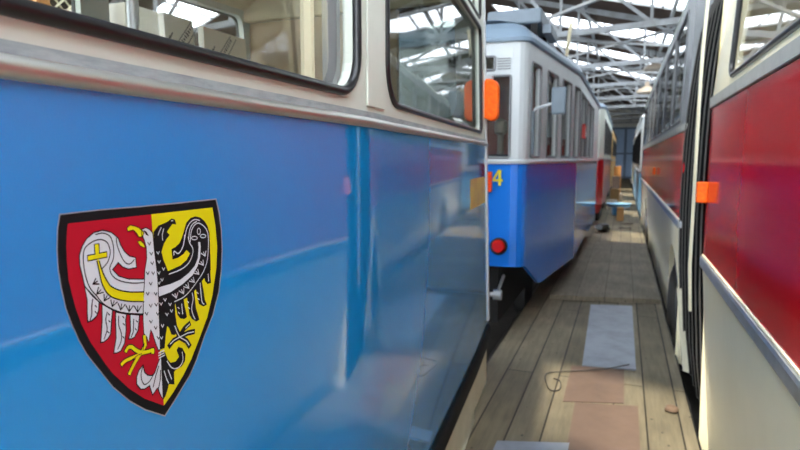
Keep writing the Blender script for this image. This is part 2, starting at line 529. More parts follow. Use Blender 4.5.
# crest outline: kind, colour, layer, line width, points (0.1 mm about its centre)
CREST=[
('f','e',0,0,[-1418,1274,-851,1280,-186,1271,606,1266,1442,1267,1512,1029,1544,760,1552,424,1512,93,1426,-262,1250,-607,1032,-880,819,-1206,643,-1404,361,-1615,84,-1810,-283,-1562,-541,-1332,-809,-1032,-1010,-724,-1172,-474,-1273,-266,-1355,-44,-1421,169,-1463,419,-1486,637,-1484,872,-1460,1103]),
('f','k',1,0,[-1406,1260,-844,1265,-186,1254,594,1248,1416,1248,1485,1013,1517,748,1525,417,1485,91,1400,-258,1227,-598,1013,-867,803,-1189,630,-1384,353,-1592,80,-1786,-283,-1542,-537,-1316,-802,-1020,-1001,-716,-1162,-469,-1261,-263,-1342,-43,-1408,167,-1449,414,-1472,630,-1470,862,-1447,1091]),
('f','r',2,0,[-1317,1152,7,1141,33,-217,69,-1638,-291,-1387,-559,-1133,-805,-838,-933,-635,-1108,-334,-1219,-77,-1282,123,-1328,340,-1355,489,-1361,705,-1354,892,-1336,1043]),
('f','y',2,0,[7,1141,1327,1131,1385,828,1412,499,1372,145,1246,-273,1102,-598,905,-867,690,-1151,499,-1337,273,-1514,69,-1638,33,-217]),
('f','w',3,0,[-1144,374,-1121,195,-1131,49,-1133,-76,-1074,-73,-997,-36,-962,31,-948,130,-1023,223]),
('l','k',4,16,[-1144,374,-1121,195,-1131,49,-1133,-76,-1074,-73,-997,-36,-962,31,-948,130,-1023,223,-1144,374]),
('f','w',3,0,[-904,94,-919,-108,-935,-232,-962,-385,-916,-393,-852,-373,-801,-323,-773,-147,-748,-22]),
('l','k',4,17,[-904,94,-919,-108,-935,-232,-962,-385,-916,-393,-852,-373,-801,-323,-773,-147,-748,-22,-904,94]),
('f','w',3,0,[-702,-60,-709,-164,-718,-400,-771,-583,-724,-598,-657,-593,-584,-508,-548,-342,-547,-207,-525,-132]),
('l','k',4,17,[-702,-60,-709,-164,-718,-400,-771,-583,-724,-598,-657,-593,-584,-508,-548,-342,-547,-207,-525,-132,-702,-60]),
('f','w',3,0,[-466,-147,-471,-227,-473,-377,-514,-474,-463,-486,-410,-478,-343,-400,-316,-269,-303,-203]),
('l','k',4,17,[-466,-147,-471,-227,-473,-377,-514,-474,-463,-486,-410,-478,-343,-400,-316,-269,-303,-203,-466,-147]),
('f','w',3,0,[-831,1019,-967,1004,-1073,944,-1143,862,-1190,760,-1195,640,-1169,514,-1144,374,-1038,226,-926,112,-748,-22,-541,-128,-231,-221,-180,270,-459,325,-621,396,-711,498,-617,572,-548,501,-450,457,-312,453,-320,590,-421,626,-501,698,-561,793,-595,889,-694,972]),
('l','k',4,16,[-831,1019,-967,1004,-1073,944,-1143,862,-1190,760,-1195,640,-1169,514,-1144,374,-1038,226,-926,112,-748,-22,-541,-128,-231,-221,-180,270,-459,325,-621,396,-711,498,-617,572,-548,501,-450,457,-312,453,-320,590,-421,626,-501,698,-561,793,-595,889,-694,972,-831,1019]),
('f','w',3,0,[53,-894,-18,-988,-83,-1097,-141,-1112,-215,-1078,-266,-1017,-287,-910,-362,-954,-412,-1035,-419,-1131,-353,-1227,-282,-1254,-188,-1240,-173,-1296,-141,-1396,-60,-1340,-31,-1336,-7,-1420,46,-1530,59,-1476,59,-1177,60,-941]),
('l','k',4,18,[53,-894,-18,-988,-83,-1097,-141,-1112,-215,-1078,-266,-1017,-287,-910,-362,-954,-412,-1035,-419,-1131,-353,-1227,-282,-1254,-188,-1240,-173,-1296,-141,-1396,-60,-1340,-31,-1336,-7,-1420,46,-1530,59,-1476,59,-1177,60,-941,53,-894]),
('f','k',3,0,[29,892,129,972,228,990,310,1010,393,1045,464,1024,485,948,409,964,344,913,290,861,344,811,274,762,220,704,163,591,195,471,248,360,274,297,537,332,672,392,755,478,681,542,612,492,502,457,376,448,365,604,449,621,537,668,595,743,657,862,706,955,799,1014,913,1029,1028,999,1119,936,1187,850,1229,733,1230,541,1229,300,1227,138,1141,57,1042,29,893,-84,636,-183,387,-208,386,-381,408,-538,423,-633,347,-672,286,-646,241,-536,209,-498,171,-620,137,-803,48,-797,52,-367,61,-80,60,208,46,425,21,640]),
('f','k',3,0,[1046,107,1076,-10,1133,-70,1220,-72,1215,59,1221,172]),
('f','k',3,0,[848,-58,884,-239,913,-341,1016,-406,1102,-395,1058,-312,1022,-95,994,38]),
('f','k',3,0,[648,-170,671,-345,687,-458,739,-534,839,-601,910,-588,840,-387,812,-82]),
('f','k',3,0,[388,-186,428,-391,488,-460,573,-491,630,-475,586,-279,572,-153]),
('f','k',3,0,[61,-838,139,-863,182,-981,239,-1056,343,-1073,421,-1023,374,-908,419,-873,503,-918,562,-1030,545,-1134,464,-1192,345,-1197,302,-1219,300,-1410,189,-1360,153,-1437,108,-1510,65,-1546,59,-1177]),
('f','w',5,0,[-198,953,-115,971,-44,935,9,881,21,640,46,425,60,208,61,-80,52,-367,44,-795,5,-790,-45,-658,-84,-531,-117,-457,-145,-542,-166,-629,-197,-541,-248,-476,-248,-287,-226,-13,-195,189,-172,393,-125,551,-124,704,-154,804,-194,878]),
('l','k',6,14,[-198,953,-115,971,-44,935,9,881,21,640,46,425,60,208,61,-80,52,-367,44,-795,5,-790,-45,-658,-84,-531,-117,-457,-145,-542,-166,-629,-197,-541,-248,-476,-248,-287,-226,-13,-195,189,-172,393,-125,551,-124,704,-154,804,-194,878,-198,953]),
('l','k',5,82,[-934,839,-937,696]),
('l','k',5,82,[-1059,703,-807,705]),
('l','y',6,53,[-934,839,-937,696]),
('l','y',6,53,[-1059,703,-807,705]),
('f','y',6,0,[-946,672,-926,531,-905,400,-867,290,-797,185,-674,105,-479,30,-219,-35,-210,98,-437,145,-634,214,-758,293,-801,354,-842,426,-881,522,-920,668]),
('l','k',7,17,[-948,647,-926,531,-905,400,-867,290,-797,185,-674,105,-479,30,-219,-35]),
('l','k',7,17,[-210,98,-437,145,-634,214,-758,293,-801,354,-842,426,-881,522,-915,642]),
('f','y',6,0,[-447,1001,-388,1035,-309,1013,-240,982,-155,914,-177,855,-249,857,-297,924,-347,966,-438,954]),
('l','k',7,12,[-447,1001,-388,1035,-309,1013,-240,982,-155,914,-177,855,-249,857,-297,924,-347,966,-438,954,-447,1001]),
('f','y',6,0,[-281,801,-226,807,-173,765,-143,693,-231,733]),
('l','k',7,12,[-281,801,-226,807,-173,765,-143,693,-231,733,-281,801]),
('f','k',7,0,[-162,942,-110,915,-68,848,-113,868]),
('l','k',5,15,[-873,540,-783,607,-736,715,-746,793,-780,862,-869,905,-974,900,-1065,863,-1118,816,-1140,716,-1136,581,-1110,441,-1061,319,-979,213,-882,89,-716,-30,-540,-114,-230,-207]),
('l','k',5,15,[-939,976,-833,982,-728,931,-688,836,-678,745,-694,631,-757,525,-717,415,-594,325,-395,258,-201,225]),
('l','k',5,15,[-627,893,-624,827,-598,733,-541,606,-479,536,-411,524,-348,567]),
('l','k',5,15,[-1041,189,-1061,106,-1069,8,-1096,-61]),
('l','k',5,15,[-835,-26,-866,-122,-851,-243,-906,-357]),
('l','k',5,15,[-658,-124,-666,-242,-633,-358,-640,-464,-704,-551]),
('l','k',5,16,[-411,-230,-431,-403,-470,-460]),
('l','k',5,16,[-288,-924,-330,-1008,-327,-1108,-278,-1191,-184,-1176,-103,-1104]),
('l','k',5,17,[-1,-1023,-67,-1146,-124,-1286]),
('l','k',5,17,[34,-1094,15,-1235,-21,-1340]),
('l','k',5,15,[-1027,374,-933,356]),
('l','k',5,15,[-1027,374,-955,395]),
('l','k',5,15,[-1027,374,-977,434]),
('l','k',5,15,[-978,238,-875,238]),
('l','k',5,15,[-978,238,-910,278]),
('l','k',5,15,[-978,238,-945,316]),
('l','k',5,15,[-871,125,-778,149]),
('l','k',5,15,[-871,125,-823,181]),
('l','k',5,15,[-871,125,-868,212]),
('l','k',5,15,[-753,25,-666,65]),
('l','k',5,15,[-753,25,-717,91]),
('l','k',5,15,[-753,25,-768,117]),
('l','k',5,15,[-620,-54,-540,2]),
('l','k',5,15,[-620,-54,-599,23]),
('l','k',5,15,[-620,-54,-656,44]),
('l','k',5,16,[-481,-112,-409,-48]),
('l','k',5,15,[-481,-112,-470,-31]),
('l','k',5,15,[-481,-112,-530,-14]),
('l','k',5,16,[-335,-153,-266,-84]),
('l','k',5,16,[-335,-153,-329,-69]),
('l','k',5,16,[-335,-153,-391,-54]),
('l','k',5,13,[-1011,102,-989,76]),
('l','k',5,13,[-1017,27,-995,1]),
('l','k',5,14,[-823,-48,-799,-74]),
('l','k',5,14,[-821,-139,-798,-166]),
('l','k',5,14,[-847,-275,-823,-303]),
('l','k',5,14,[-595,-146,-570,-174]),
('l','k',5,14,[-593,-240,-568,-269]),
('l','k',5,14,[-613,-410,-588,-439]),
('l','k',5,14,[-370,-260,-344,-289]),
('l','k',5,14,[-395,-363,-369,-393]),
('l','k',7,14,[-66,620,-39,580,-14,615]),
('l','k',7,14,[-57,486,-29,445,-4,480]),
('l','k',7,14,[-148,362,-122,321,-97,356]),
('l','k',7,14,[-47,344,-20,302,5,337]),
('l','k',7,14,[-103,207,-76,165,-51,199]),
('l','k',7,14,[-167,80,-140,38,-116,72]),
('l','k',7,14,[-19,48,8,4,34,39]),
('l','k',7,14,[-123,-99,-96,-142,-71,-108]),
('l','k',7,15,[-20,-109,8,-153,33,-119]),
('l','k',7,14,[-204,-192,-177,-235,-153,-202]),
('l','k',7,15,[0,-243,28,-288,53,-254]),
('l','k',7,14,[-133,-323,-106,-368,-81,-334]),
('l','k',7,15,[-51,-431,-23,-477,2,-443]),
('l','k',7,15,[-7,-588,21,-635,47,-601]),
('l','k',7,14,[-94,763,-67,723,-42,759]),
('l','w',5,13,[68,610,94,573,117,605]),
('l','w',5,13,[79,480,105,443,128,475]),
('l','w',5,13,[160,366,186,328,209,360]),
('l','w',5,13,[65,326,91,288,114,320]),
('l','w',5,13,[120,215,146,176,170,208]),
('l','w',5,13,[60,184,85,145,109,177]),
('l','w',5,13,[160,-83,187,-123,210,-92]),
('l','w',5,13,[79,-122,105,-162,128,-131]),
('l','w',5,13,[256,-172,282,-213,307,-181]),
('l','w',5,13,[186,-302,213,-343,237,-312]),
('l','w',5,13,[87,-444,113,-486,137,-455]),
('l','w',5,13,[57,-611,83,-653,106,-623]),
('l','w',5,13,[280,-274,307,-315,331,-284]),
('f','w',5,0,[63,100,313,99,524,123,704,187,845,270,928,381,954,549,947,627,994,621,1001,542,980,388,913,258,791,140,563,47,305,-18,64,-30]),
('l','w',5,16,[648,713,700,857,795,953,899,981,1002,955]),
('l','w',5,16,[735,702,766,835,838,918,931,947]),
('l','w',5,16,[766,652,782,741,810,830,883,898,976,919,1091,860,1170,772,1194,642,1175,437,1129,268,1024,128,875,14,732,-81,572,-153,378,-176]),
('l','w',5,16,[651,773,621,642,551,547,485,519,415,567,407,509]),
('l','w',5,16,[291,250,534,272,713,339,810,461,816,553,754,638,726,733]),
('l','w',5,16,[763,-134,780,-231,738,-362,765,-478,807,-552]),
('l','w',5,16,[523,-248,535,-404]),
('l','w',5,17,[956,-18,968,-211,985,-327,1030,-370]),
('l','w',5,17,[1155,87,1160,-27]),
('l','w',5,15,[176,939,123,867,111,840]),
('l','w',5,15,[223,912,189,830,194,758]),
('l','w',5,15,[387,1012,412,1013]),
('l','w',5,16,[170,-1007,235,-1112,315,-1171,422,-1177,498,-1102,489,-975]),
('l','w',5,16,[102,-1133,143,-1268,180,-1342]),
('l','w',5,16,[182,-1146,244,-1305]),
('l','w',5,16,[12,-836,117,-830]),
('l','w',5,16,[9,-872,119,-868]),
('l','w',5,16,[13,-910,126,-903]),
('l','w',5,16,[359,-539,402,-642,449,-732]),
('l','w',5,16,[449,-732,626,-722,761,-741]),
('l','w',5,16,[449,-732,321,-747,246,-777]),
('l','w',5,16,[449,-732,596,-838,647,-916]),
('l','w',5,16,[587,-633,678,-596]),
('l','w',5,14,[1010,786,1004,762,989,746,970,741,952,750,940,770,936,795,943,819,957,835,976,840,994,831,1007,812,1010,786]),
('l','w',5,14,[935,691,925,679,899,673,864,674,831,682,807,695,798,709,808,721,833,727,868,726,902,718,926,706,935,691]),
('l','w',5,14,[1134,697,1124,685,1099,678,1066,679,1033,687,1009,700,1001,714,1011,726,1036,733,1069,732,1102,725,1126,712,1134,697]),
('l','w',5,16,[1101,383,1122,462]),
('l','w',5,16,[1101,383,1062,453]),
('l','w',5,16,[1101,383,1003,445]),
('l','w',5,16,[1052,246,1045,331]),
('l','w',5,16,[1052,246,992,314]),
('l','w',5,16,[1052,246,939,297]),
('l','w',5,16,[936,124,912,208]),
('l','w',5,16,[936,124,866,186]),
('l','w',5,15,[936,124,820,164]),
('l','w',5,15,[825,20,802,103]),
('l','w',5,15,[825,20,757,82]),
('l','w',5,15,[825,20,712,62]),
('l','w',5,15,[696,-45,680,43]),
('l','w',5,15,[696,-45,630,24]),
('l','w',5,15,[696,-45,581,5]),
('l','w',5,15,[575,-102,585,-21]),
('l','w',5,15,[575,-102,531,-30]),
('l','w',5,15,[575,-102,477,-39]),
('l','w',5,15,[417,-132,451,-60]),
('l','w',5,15,[417,-132,393,-60]),
('l','w',5,15,[417,-132,336,-59]),
('l','w',5,15,[439,-276,468,-304]),
('l','w',5,15,[445,-353,473,-382]),
('l','w',5,15,[649,-235,678,-264]),
('l','w',5,15,[665,-332,695,-361]),
('l','w',5,16,[871,-145,902,-174]),
('l','w',5,16,[888,-244,919,-273]),
('l','k',4,81,[355,-538,412,-645,449,-732]),
('l','k',4,82,[450,-717,565,-627,679,-589]),
('l','k',4,83,[449,-732,626,-722,767,-741]),
('l','k',4,81,[449,-732,321,-747,228,-801]),
('l','k',4,83,[449,-732,596,-838,658,-935]),
('l','k',4,77,[-238,-515,-232,-644,-311,-732]),
('l','k',4,76,[-311,-725,-405,-660,-471,-597,-530,-583,-572,-620]),
('l','k',4,78,[-311,-732,-174,-752,-99,-757,-101,-793]),
('l','k',4,76,[-330,-740,-463,-745,-584,-746,-653,-774]),
('l','k',4,76,[-330,-740,-415,-810,-481,-878,-534,-942]),
('l','y',6,48,[-238,-515,-232,-644,-311,-732]),
('l','y',6,47,[-311,-725,-405,-660,-471,-597,-530,-583,-572,-620]),
('l','y',6,49,[-311,-732,-174,-752,-99,-757,-101,-793]),
('l','y',6,47,[-330,-740,-463,-745,-584,-746,-653,-774]),
('l','y',6,48,[-330,-740,-415,-810,-481,-878,-534,-942]),
('l','k',7,11,[-303,-742,-375,-739,-500,-774]),
('l','k',7,11,[-248,-611,-283,-713]),
]

# ------------------------------------------------------------------ hall shell
FX0, FX1 = -.93, .45                                  # walkway between the two tracks
mb = MB().prism([(FX1, -3.2), (FX1, 50), (FX0, 50), (FX0, 4.15), (-.885, 3.75), (-.785, 3.3), (-.745, 2.9), (-.735, -3.2)], -.12, 0); fl = mb.build('floor', M['floor'], kind='structure')
mb = MB().box(-2.95, -.7, -3.2, 50, -.62, -.5); mb.build('floor', M['concrete'], kind='structure')
mb = MB().box(.45, 3.2, -3.2, 50, -.47, -.35); mb.build('floor', M['concrete'], kind='structure')
mb = MB().box(-14, -2.95, -3.2, 50, -.12, 0); mb.build('floor', M['concrete'], kind='structure')
mb = MB().box(3.2, 5.6, -3.2, 50, -.12, 0); mb.build('floor', M['concrete'], kind='structure')
for x0, x1, ya in ((-.95, -.93, 4.15), (.45, .47, -4)):
    MB().box(x0, x1, ya, 50, -.5, -.03).build('trim', M['dark'], kind='structure')
MB().box(-.76, -.74, -3.2, 2.8, -.5, -.03).build('trim', M['dark'], kind='structure')
MB().box(-14.2, -14, -3.2, 50, 0, 4.6).build('wall_left', M['wall'], kind='structure')
MB().box(5.6, 5.8, -3.2, 50, 0, 4.1).build('wall_right', M['wall'], kind='structure')
mb = MB()
for x0, x1, z0, z1 in ((-14, -1.2, -.6, 7.4), (1.3, 5.6, -.6, 5), (-1.2, 1.3, -.6, 0), (-1.2, 1.3, 4.1, 6.2)): mb.box(x0, x1, 50, 50.2, z0, z1)
mb.build('wall_back', M['wall'], kind='structure')
dr = MB().box(-1.2, 1.3, 50.02, 50.1, 0, 4.1).build('door_1', M['gate'], kind='structure')
g = MB()
for x in (-1.15, .05, 1.25): g.box(x - .1, x + .1, 49.92, 50.02, 0, 4.1)
for z in (.1, 2.0, 4.0): g.box(-1.2, 1.3, 49.95, 50.02, z - .07, z + .07)
g.build('door_frame', M['gatepost'], dr)

SK = -.23                                             # trusses and roof lights run askew to the tracks
def zr(x): return 5.6 - .3 * x if x > -5 else 7.1 - .28 * (-5 - x)
SKY = [-3.8, .85, 9.4, 15.0, 19.8, 24.6, 29.4]              # start of each roof light at x = 0
SKYW = lambda y: 4.0 if y < 0 else 1.3 if y < 5 else 1.9  # unseen first strip widened for fill light, second sized to place the sun patch
def slab(mb, xa, xb, ya, yb, t=.05, dz=0.0):
    P = []
    for z in (dz, dz + t):
        for x in (xa, xb):
            for y in (ya, yb): P.append((x, y + SK * x, zr(x) + z))
    i = mb.pts(P)
    for q in ((0, 1, 3, 2), (4, 6, 7, 5), (0, 4, 5, 1), (2, 3, 7, 6), (0, 2, 6, 4), (1, 5, 7, 3)): mb.face([i[k] for k in q])
mb = MB()
edges = [-4.6]
for y in SKY: edges += [y, y + SKYW(y)]
edges.append(53)
for a, b in zip(edges[::2], edges[1::2]):
    for xa, xb in ((-14.2, -5), (-5, 5.8)): slab(mb, xa, xb, a, b)
for y in SKY:                                         # boards left between the roof lights and the eaves
    for xa, xb in ((-14.2, -12.5), (-5.4, -5), (-5, -4.6), (4.6, 5.8)): slab(mb, xa, xb, y, y + SKYW(y))
mb.build('ceiling', M['roofboard'], kind='structure')
n = 1
for y in SKY:
    for xa, xb in ((-12.5, -5.4), (-4.6, 4.6)):
        f = MB()
        k = int((xb - xa) / .75)
        for j in range(k + 1):
            x = xa + (xb - xa) * j / k
            f.bar((x, y + SK * x, zr(x) + .05), (x, y + SKYW(y) + SK * x, zr(x) + .05), .04, .05)
        for yy in (y, y + SKYW(y)):
            f.bar((xa, yy + SK * xa, zr(xa) + .05), (xb, yy + SK * xb, zr(xb) + .05), .06, .06)
        w = f.build('window_%d' % n, M['truss'], kind='structure'); n += 1
        p = MB(); p.face(p.pts([(x, yy + SK * x, zr(x) + .06) for x, yy in ((xa, y), (xb, y), (xb, y + SKYW(y)), (xa, y + SKYW(y)))]))
        p.build('pane', M['skyglass'], w)

# roof trusses, all alike
def truss(y0, proto=None):
    if proto: return dup(proto, (0, y0 - proto.location.y, 0))
    t = thing('roof_truss', 'grey lattice steel truss spanning the hall under the dark roof boards', 'roof truss', (0, y0, 4.2), 'steel trusses under the hall roof')
    Pt = lambda x, z: (x, y0 + SK * x, z)
    MB().bar(Pt(-14, 4.25), Pt(5.6, 4.25), .09, .12).build('bottom_chord', M['truss'], t)
    MB().bar(Pt(-14, zr(-14) - .12), Pt(-5, zr(-5) - .12), .1, .14).build('top_chord', M['truss'], t)
    MB().bar(Pt(-5, zr(-5) - .12), Pt(5.6, zr(5.6) - .12), .1, .14).build('top_chord', M['truss'], t)
    xs = [-12.2, -9.8, -7.4, -5, -3.2, -1.4, .4, 2.2, 4]
    for k, x in enumerate(xs):
        MB().bar(Pt(x, 4.25), Pt(x, zr(x) - .12), .06, .06).build('strut', M['truss'], t)
        if k < len(xs) - 1:
            a, b = (x, xs[k + 1]) if x >= -5 else (xs[k + 1], x)
            MB().bar(Pt(a, zr(a) - .15), Pt(b, 4.28), .05, .07).build('diagonal_brace', M['truss'], t)
    return t
T0 = truss(-1.4)
for k in range(1, 11): truss(-1.4 + 4.8 * k, T0)
# diagonal tie bars between neighbouring trusses
tb = None
for k in range(2, 10):
    ya = -1.4 + 4.8 * k
    if tb is None:
        tb = thing('wind_brace', 'crossed pale steel tie bars between two roof trusses', 'roof brace', (0, ya, 4.2), 'crossed tie bars between the trusses')
        MB().bar((-2.6, ya + .6, 4.34), (2.6, ya + 4.2, 4.34), .07, .05).build('tie_bar', M['truss'], tb)
        MB().bar((2.6, ya - .6, 4.4), (-2.6, ya + 5.4, 4.4), .07, .05).build('tie_bar', M['truss'], tb)
        Y0 = ya
    else: dup(tb, (0, ya - Y0, 0))
# longitudinal purlins carrying the roof boards
pu = None
for x in (-3.4, -1.2, 1.0, 3.2):
    o = MB().bar((x, -4, zr(x) - .06), (x, 50, zr(x) - .06), .08, .1).build('roof_purlin', M['truss'])
    tag(o, 'long steel purlin running the length of the hall under the roof', 'roof beam', 'roof purlins')

# pendant lamps hanging over the bus
def pendant(x, y, z, label):
    t = thing('pendant_lamp', label, 'lamp', (x, y, z))
    MB().lathe((x, y, z), [(.02, .36), (.07, .34), (.09, .2), (.3, .08), (.34, 0), (.3, .01), (.08, .17), (.02, .2)], 24).build('lamp_shade', M['lampshade'], t, smooth=True)
    MB().lathe((x, y, z + .05), [(.01, 0), (.06, .03), (.07, .08), (.03, .16)], 16).build('bulb', M['board_white'], t, smooth=True)
    MB().tube([(x, y, z + .35), (x, y, zr(x) - .02)], .012, 6).build('cord', M['dark'], t)
pendant(.72, 18.4, 4.1, 'brass coloured pendant lamp hanging higher, nearer of two over the bus')
pendant(.62, 21.4, 3.78, 'brass coloured pendant lamp hanging lower, farther of two over the bus')

# rails
for x in (-2.15, -1.15):
    o = MB().box(x - .035, x + .035, -3.2, 49, -.42, -.38).box(x - .015, x + .015, -3.2, 49, -.47, -.42).box(x - .06, x + .06, -3.2, 49, -.5, -.47).build('rail', M['rail'])
    tag(o, 'worn steel rail of the tram track, ' + ('wall side' if x < -2 else 'walkway side') + ' of the pair', 'rail')

# ------------------------------------------------------------------ near tram (blue and cream, with the crest)
CX = -1.65
def smooth_line(y):
    a = -.59 - .0262 * y; b = -.5006 - .091 * y
    f = min(1, max(0, (y - 1.15) / .5)); f = f * f * (3 - 2 * f)
    return a + (b - a) * f
right = [(smooth_line(y), y) for y in [-2.3, -1, 0, .5, 1.0, 1.1, 1.15, 1.2, 1.25, 1.3, 1.35, 1.4, 1.45, 1.5, 1.55, 1.6, 1.65, 1.8, 2.2, 2.8, 3.2, 3.5, 3.7]]
cxy = (right[-1][0] - .06, 3.7)
right += [(cxy[0] + .06 * cos(a), cxy[1] + .06 * sin(a)) for a in [pi / 2 * k / 6 for k in range(1, 7)]]
nose = [(-1.2, 3.86), (CX, 3.9), (2 * CX + 1.2, 3.86)]
left = [(2 * CX - x, y) for x, y in reversed(right)]
def rake(x, y, z):
    f = min(1, max(0, (y - 2.6) / 1.1))
    return (x, y + f * max(-.12, min(.25, (1.95 - z) * .14)), z)
W1 = Wall(right + nose + left + [(-2.4, -2.4), (-.9, -2.4), right[0]], warp=rake)
sR0 = 0.0; sR1 = W1.at(*right[-1]); sRc = W1.at(right[-8][0], 3.7)
sL0 = W1.at(*left[0]); sL1 = W1.at(*left[-1])
y2s = lambda y: W1.at(smooth_line(y), y)
tram = thing('tram', 'blue and cream tram close by, with a red and yellow eagle crest on its side', 'tram', (CX, -1.6, -.38))
def bottom(x, y): return .36 + .07 * max(0, min(1, (y - 2.9) / .9)) ** 2 if x > CX else .36
m = MB()
sweep(m, W1, 0, W1.len, [(lambda x, y: bottom(x, y), -.022), (lambda x, y: bottom(x, y) + .012, -.006), (lambda x, y: bottom(x, y) + .04, -.001), (lambda x, y: bottom(x, y) + .07, 0), (1.0, .0), (1.662, 0)], step=.4)
m.build('lower_panel', M['blue'], tram, smooth=True)
m = MB(); sweep(m, W1, 0, W1.len, [(1.662, .001), (1.664, .007), (1.6695, .0105), (1.675, .0115), (1.68, .0105), (1.686, .006), (1.688, .002)], step=.4)
m.build('belt_moulding', M['chrome'], tram, smooth=True)
m = MB(); sweep(m, W1, 0, W1.len, [(1.688, .0025), (1.702, .0035), (1.703, -.001)], step=.4)
m.build('belt_strip', M['scuffed'], tram)
m = MB(); sweep(m, W1, 0, W1.len, [(lambda x, y: bottom(x, y) - .006, -.03), (lambda x, y: bottom(x, y) - .006, .004), (lambda x, y: bottom(x, y) - .02, .014), (lambda x, y: bottom(x, y) - .09, .014), (lambda x, y: bottom(x, y) - .115, .0), (lambda x, y: bottom(x, y) - .115, -.03)], step=.4)
m.build('rub_rail', M['rubrail'], tram, smooth=True)
# skirt below the rail with a notch near the end
m = MB()
sk = y2s(3.12); sk2 = y2s(3.6)
panel(m, W1, 0, sk, -.3, .3, -.016, .02)
panel(m, W1, sk2, sR1, -.34, .36, -.016, .02)
panel(m, W1, sR1, sL0, -.1, .36, -.016, .02); panel(m, W1, sL0, W1.len, -.3, .3, -.016, .02)
a = [W1.pos(s, z, -.016) for s, z in ((sk, .3), (sk, -.3), (y2s(3.46), -.03), (sk2, -.34), (sk2, .36))]
m.face(m.pts(a))
m.build('skirt', M['cream_dirty'], tram)
# upper body: right side, pierced for the windows
ZT = 2.34
w1 = (y2s(.0), y2s(1.325), 1.737, ZT, .1)
w0 = (y2s(-1.9), y2s(-.14), 1.741, ZT, .1)
w2 = (y2s(1.565), y2s(3.49), 1.741, ZT, (.11, .05, .05, .1))
hop = lambda h: (h[0], h[1], ZT + .05, 2.62, .05)
m = MB()
ws = [w0, w1, w2]
glazed_band(m, W1, 0, sR1, 1.70, ZT + .025, ws, .035)
glazed_band(m, W1, 0, sR1, ZT + .025, 2.66, [hop(h) for h in ws], .035)
panel(m, W1, 0, sR1, 2.66, 2.95, 0, .035)
# far side of the car
yl = lambda y: W1.at(2 * CX - smooth_line(y), y)
lw = [(yl(3.45), yl(2.38), 1.73, 2.53, .05), (yl(2.22), yl(1.0), 1.73, 2.53, .05), (yl(.84), yl(-.4), 1.73, 2.53, .05), (yl(-.55), yl(-1.9), 1.73, 2.53, .05)]
glazed_band(m, W1, sL0, W1.len - 1.6, 1.70, 2.57, lw, .05)
panel(m, W1, sL0, W1.len, 2.57, 2.95, 0, .05)
panel(m, W1, W1.len - 1.6, W1.len, 1.7, 2.57, 0, .05)
# end above the belt
e = (sR1 + .15, sL0 - .15, 1.85, 2.6, .1)
glazed_band(m, W1, sR1, sL0, 1.70, 2.66, [e], .035); panel(m, W1, sR1, sL0, 2.66, 2.95, 0, .035)
m.build('upper_body', M['cream'], tram)
m = MB(); panel(m, W1, y2s(1.39), y2s(1.53), 1.716, 2.9, .006, .006); m.build('pillar_cover', M['cream'], tram, bevel=.002)
for h in (w0, w1):
    window(tram, W1, h, .0115, M['rubber'], M['glass'], depth=.03, out=.003, n=12)
window(tram, W1, w2, .0105, M['rubber'], M['glass_tram'], depth=.022, out=.0, n=10)
for h in ws: window(tram, W1, hop(h), .009, M['rubber'], M['glass'], depth=.02)
for h in lw: window(tram, W1, h, .012, M['rubber'], M['glass'], depth=.02)
window(tram, W1, e, .012, M['rubber'], M['glass_tram'], depth=.02)
# cream inner frame of the near window
m = MB()
for h in (w0, w1):
    for s in (h[0] + .06, h[1] - .09):
        m.tube([W1.pos(s, z, -.085) for z in (1.72, 2.0, 2.36)], .016, 6)
m.build('inner_window_post', M['curtain'], tram)
m = MB()
for h in (w0, w1):
    for s in (h[0] + .015, h[1] - .015): m.tube([W1.pos(s, z, -.06) for z in (1.72, 2.0, 2.36)], .022, 6)
m.build('inner_window_strip', M['greyframe'], tram)
m = MB(); panel(m, W1, W1.at(smooth_line(3.66), 3.66), sR1 - .02, .47, 2.75, .006, .008); m.build('corner_highlight', M['white'], tram)  # white strip added for the bright highlight line down the corner
# roof
m = MB()
rows = [(2.93, .015), (2.97, .03), (2.99, .02), (3.05, -.06), (3.13, -.25), (3.19, -.5), (3.21, -.7)]
S = W1.ss(0, W1.len, .5)
R = m.grid([[W1.pos(s, z, d) for s in S] for z, d in rows])
m.face(R[-1])
m.build('roof', M['roofgrey'], tram, smooth=True)
# inside: floor, ceiling, seat, rails, bulkhead
MB().box(-2.42, -.9, -2.2, 3.5, .82, .86).build('cabin_floor', M['interior_floor'], tram)
MB().box(-2.5, -.9, -2.2, 3.5, 2.86, 2.9).build('cabin_ceiling', M['interior'], tram)
m = MB()                                              # curved cove over the far windows
prof = [(-2.62, 2.57), (-2.57, 2.59), (-2.5, 2.64), (-2.38, 2.71), (-2.2, 2.79), (-1.95, 2.84)]
m.grid([[(x + (0 if y < 1.4 else .09 * (y - 1.4)), y, z) for y in (-2.2, -1, 1.4, 3.5)] for x, z in prof])
m.build('ceiling_cove', M['interior'], tram, smooth=True)
m = MB().box(-2.45, -1.35, 3.46, 3.5, .86, 2.5)
m.build('bulkhead', M['interior_tan'], tram)
m = MB().box(-2.5, -.85, 3.4, 3.45, 2.5, 2.85); m.build('bulkhead_header', M['curtain'], tram)
for y in (.2, 1.35, 2.55):
    m = MB().tube([(-1.35, y, .86), (-1.35, y, 2.84)], .017, 10); m.build('grab_pole', M['alu'], tram, smooth=True)
m = MB().tube([(-1.3, 1.2, 2.62), (-1.3, 3.38, 2.62)], .016, 8); m.build('grab_rail', M['alu'], tram, smooth=True)
for y in (-1.2, -.3, .6, 1.5):
    s = MB().box(-2.5, -1.75, y, y + .45, 1.22, 1.3).build('seat', M['interior_dark'], tram, bevel=.02)
    MB().box(-2.5, -1.75, y - .06, y, 1.25, 1.72).build('seat_back', M['interior_dark'], s, bevel=.02)
    MB().box(-2.3, -1.95, y + .1, y + .3, .86, 1.22).build('seat_base', M['dark'], s)
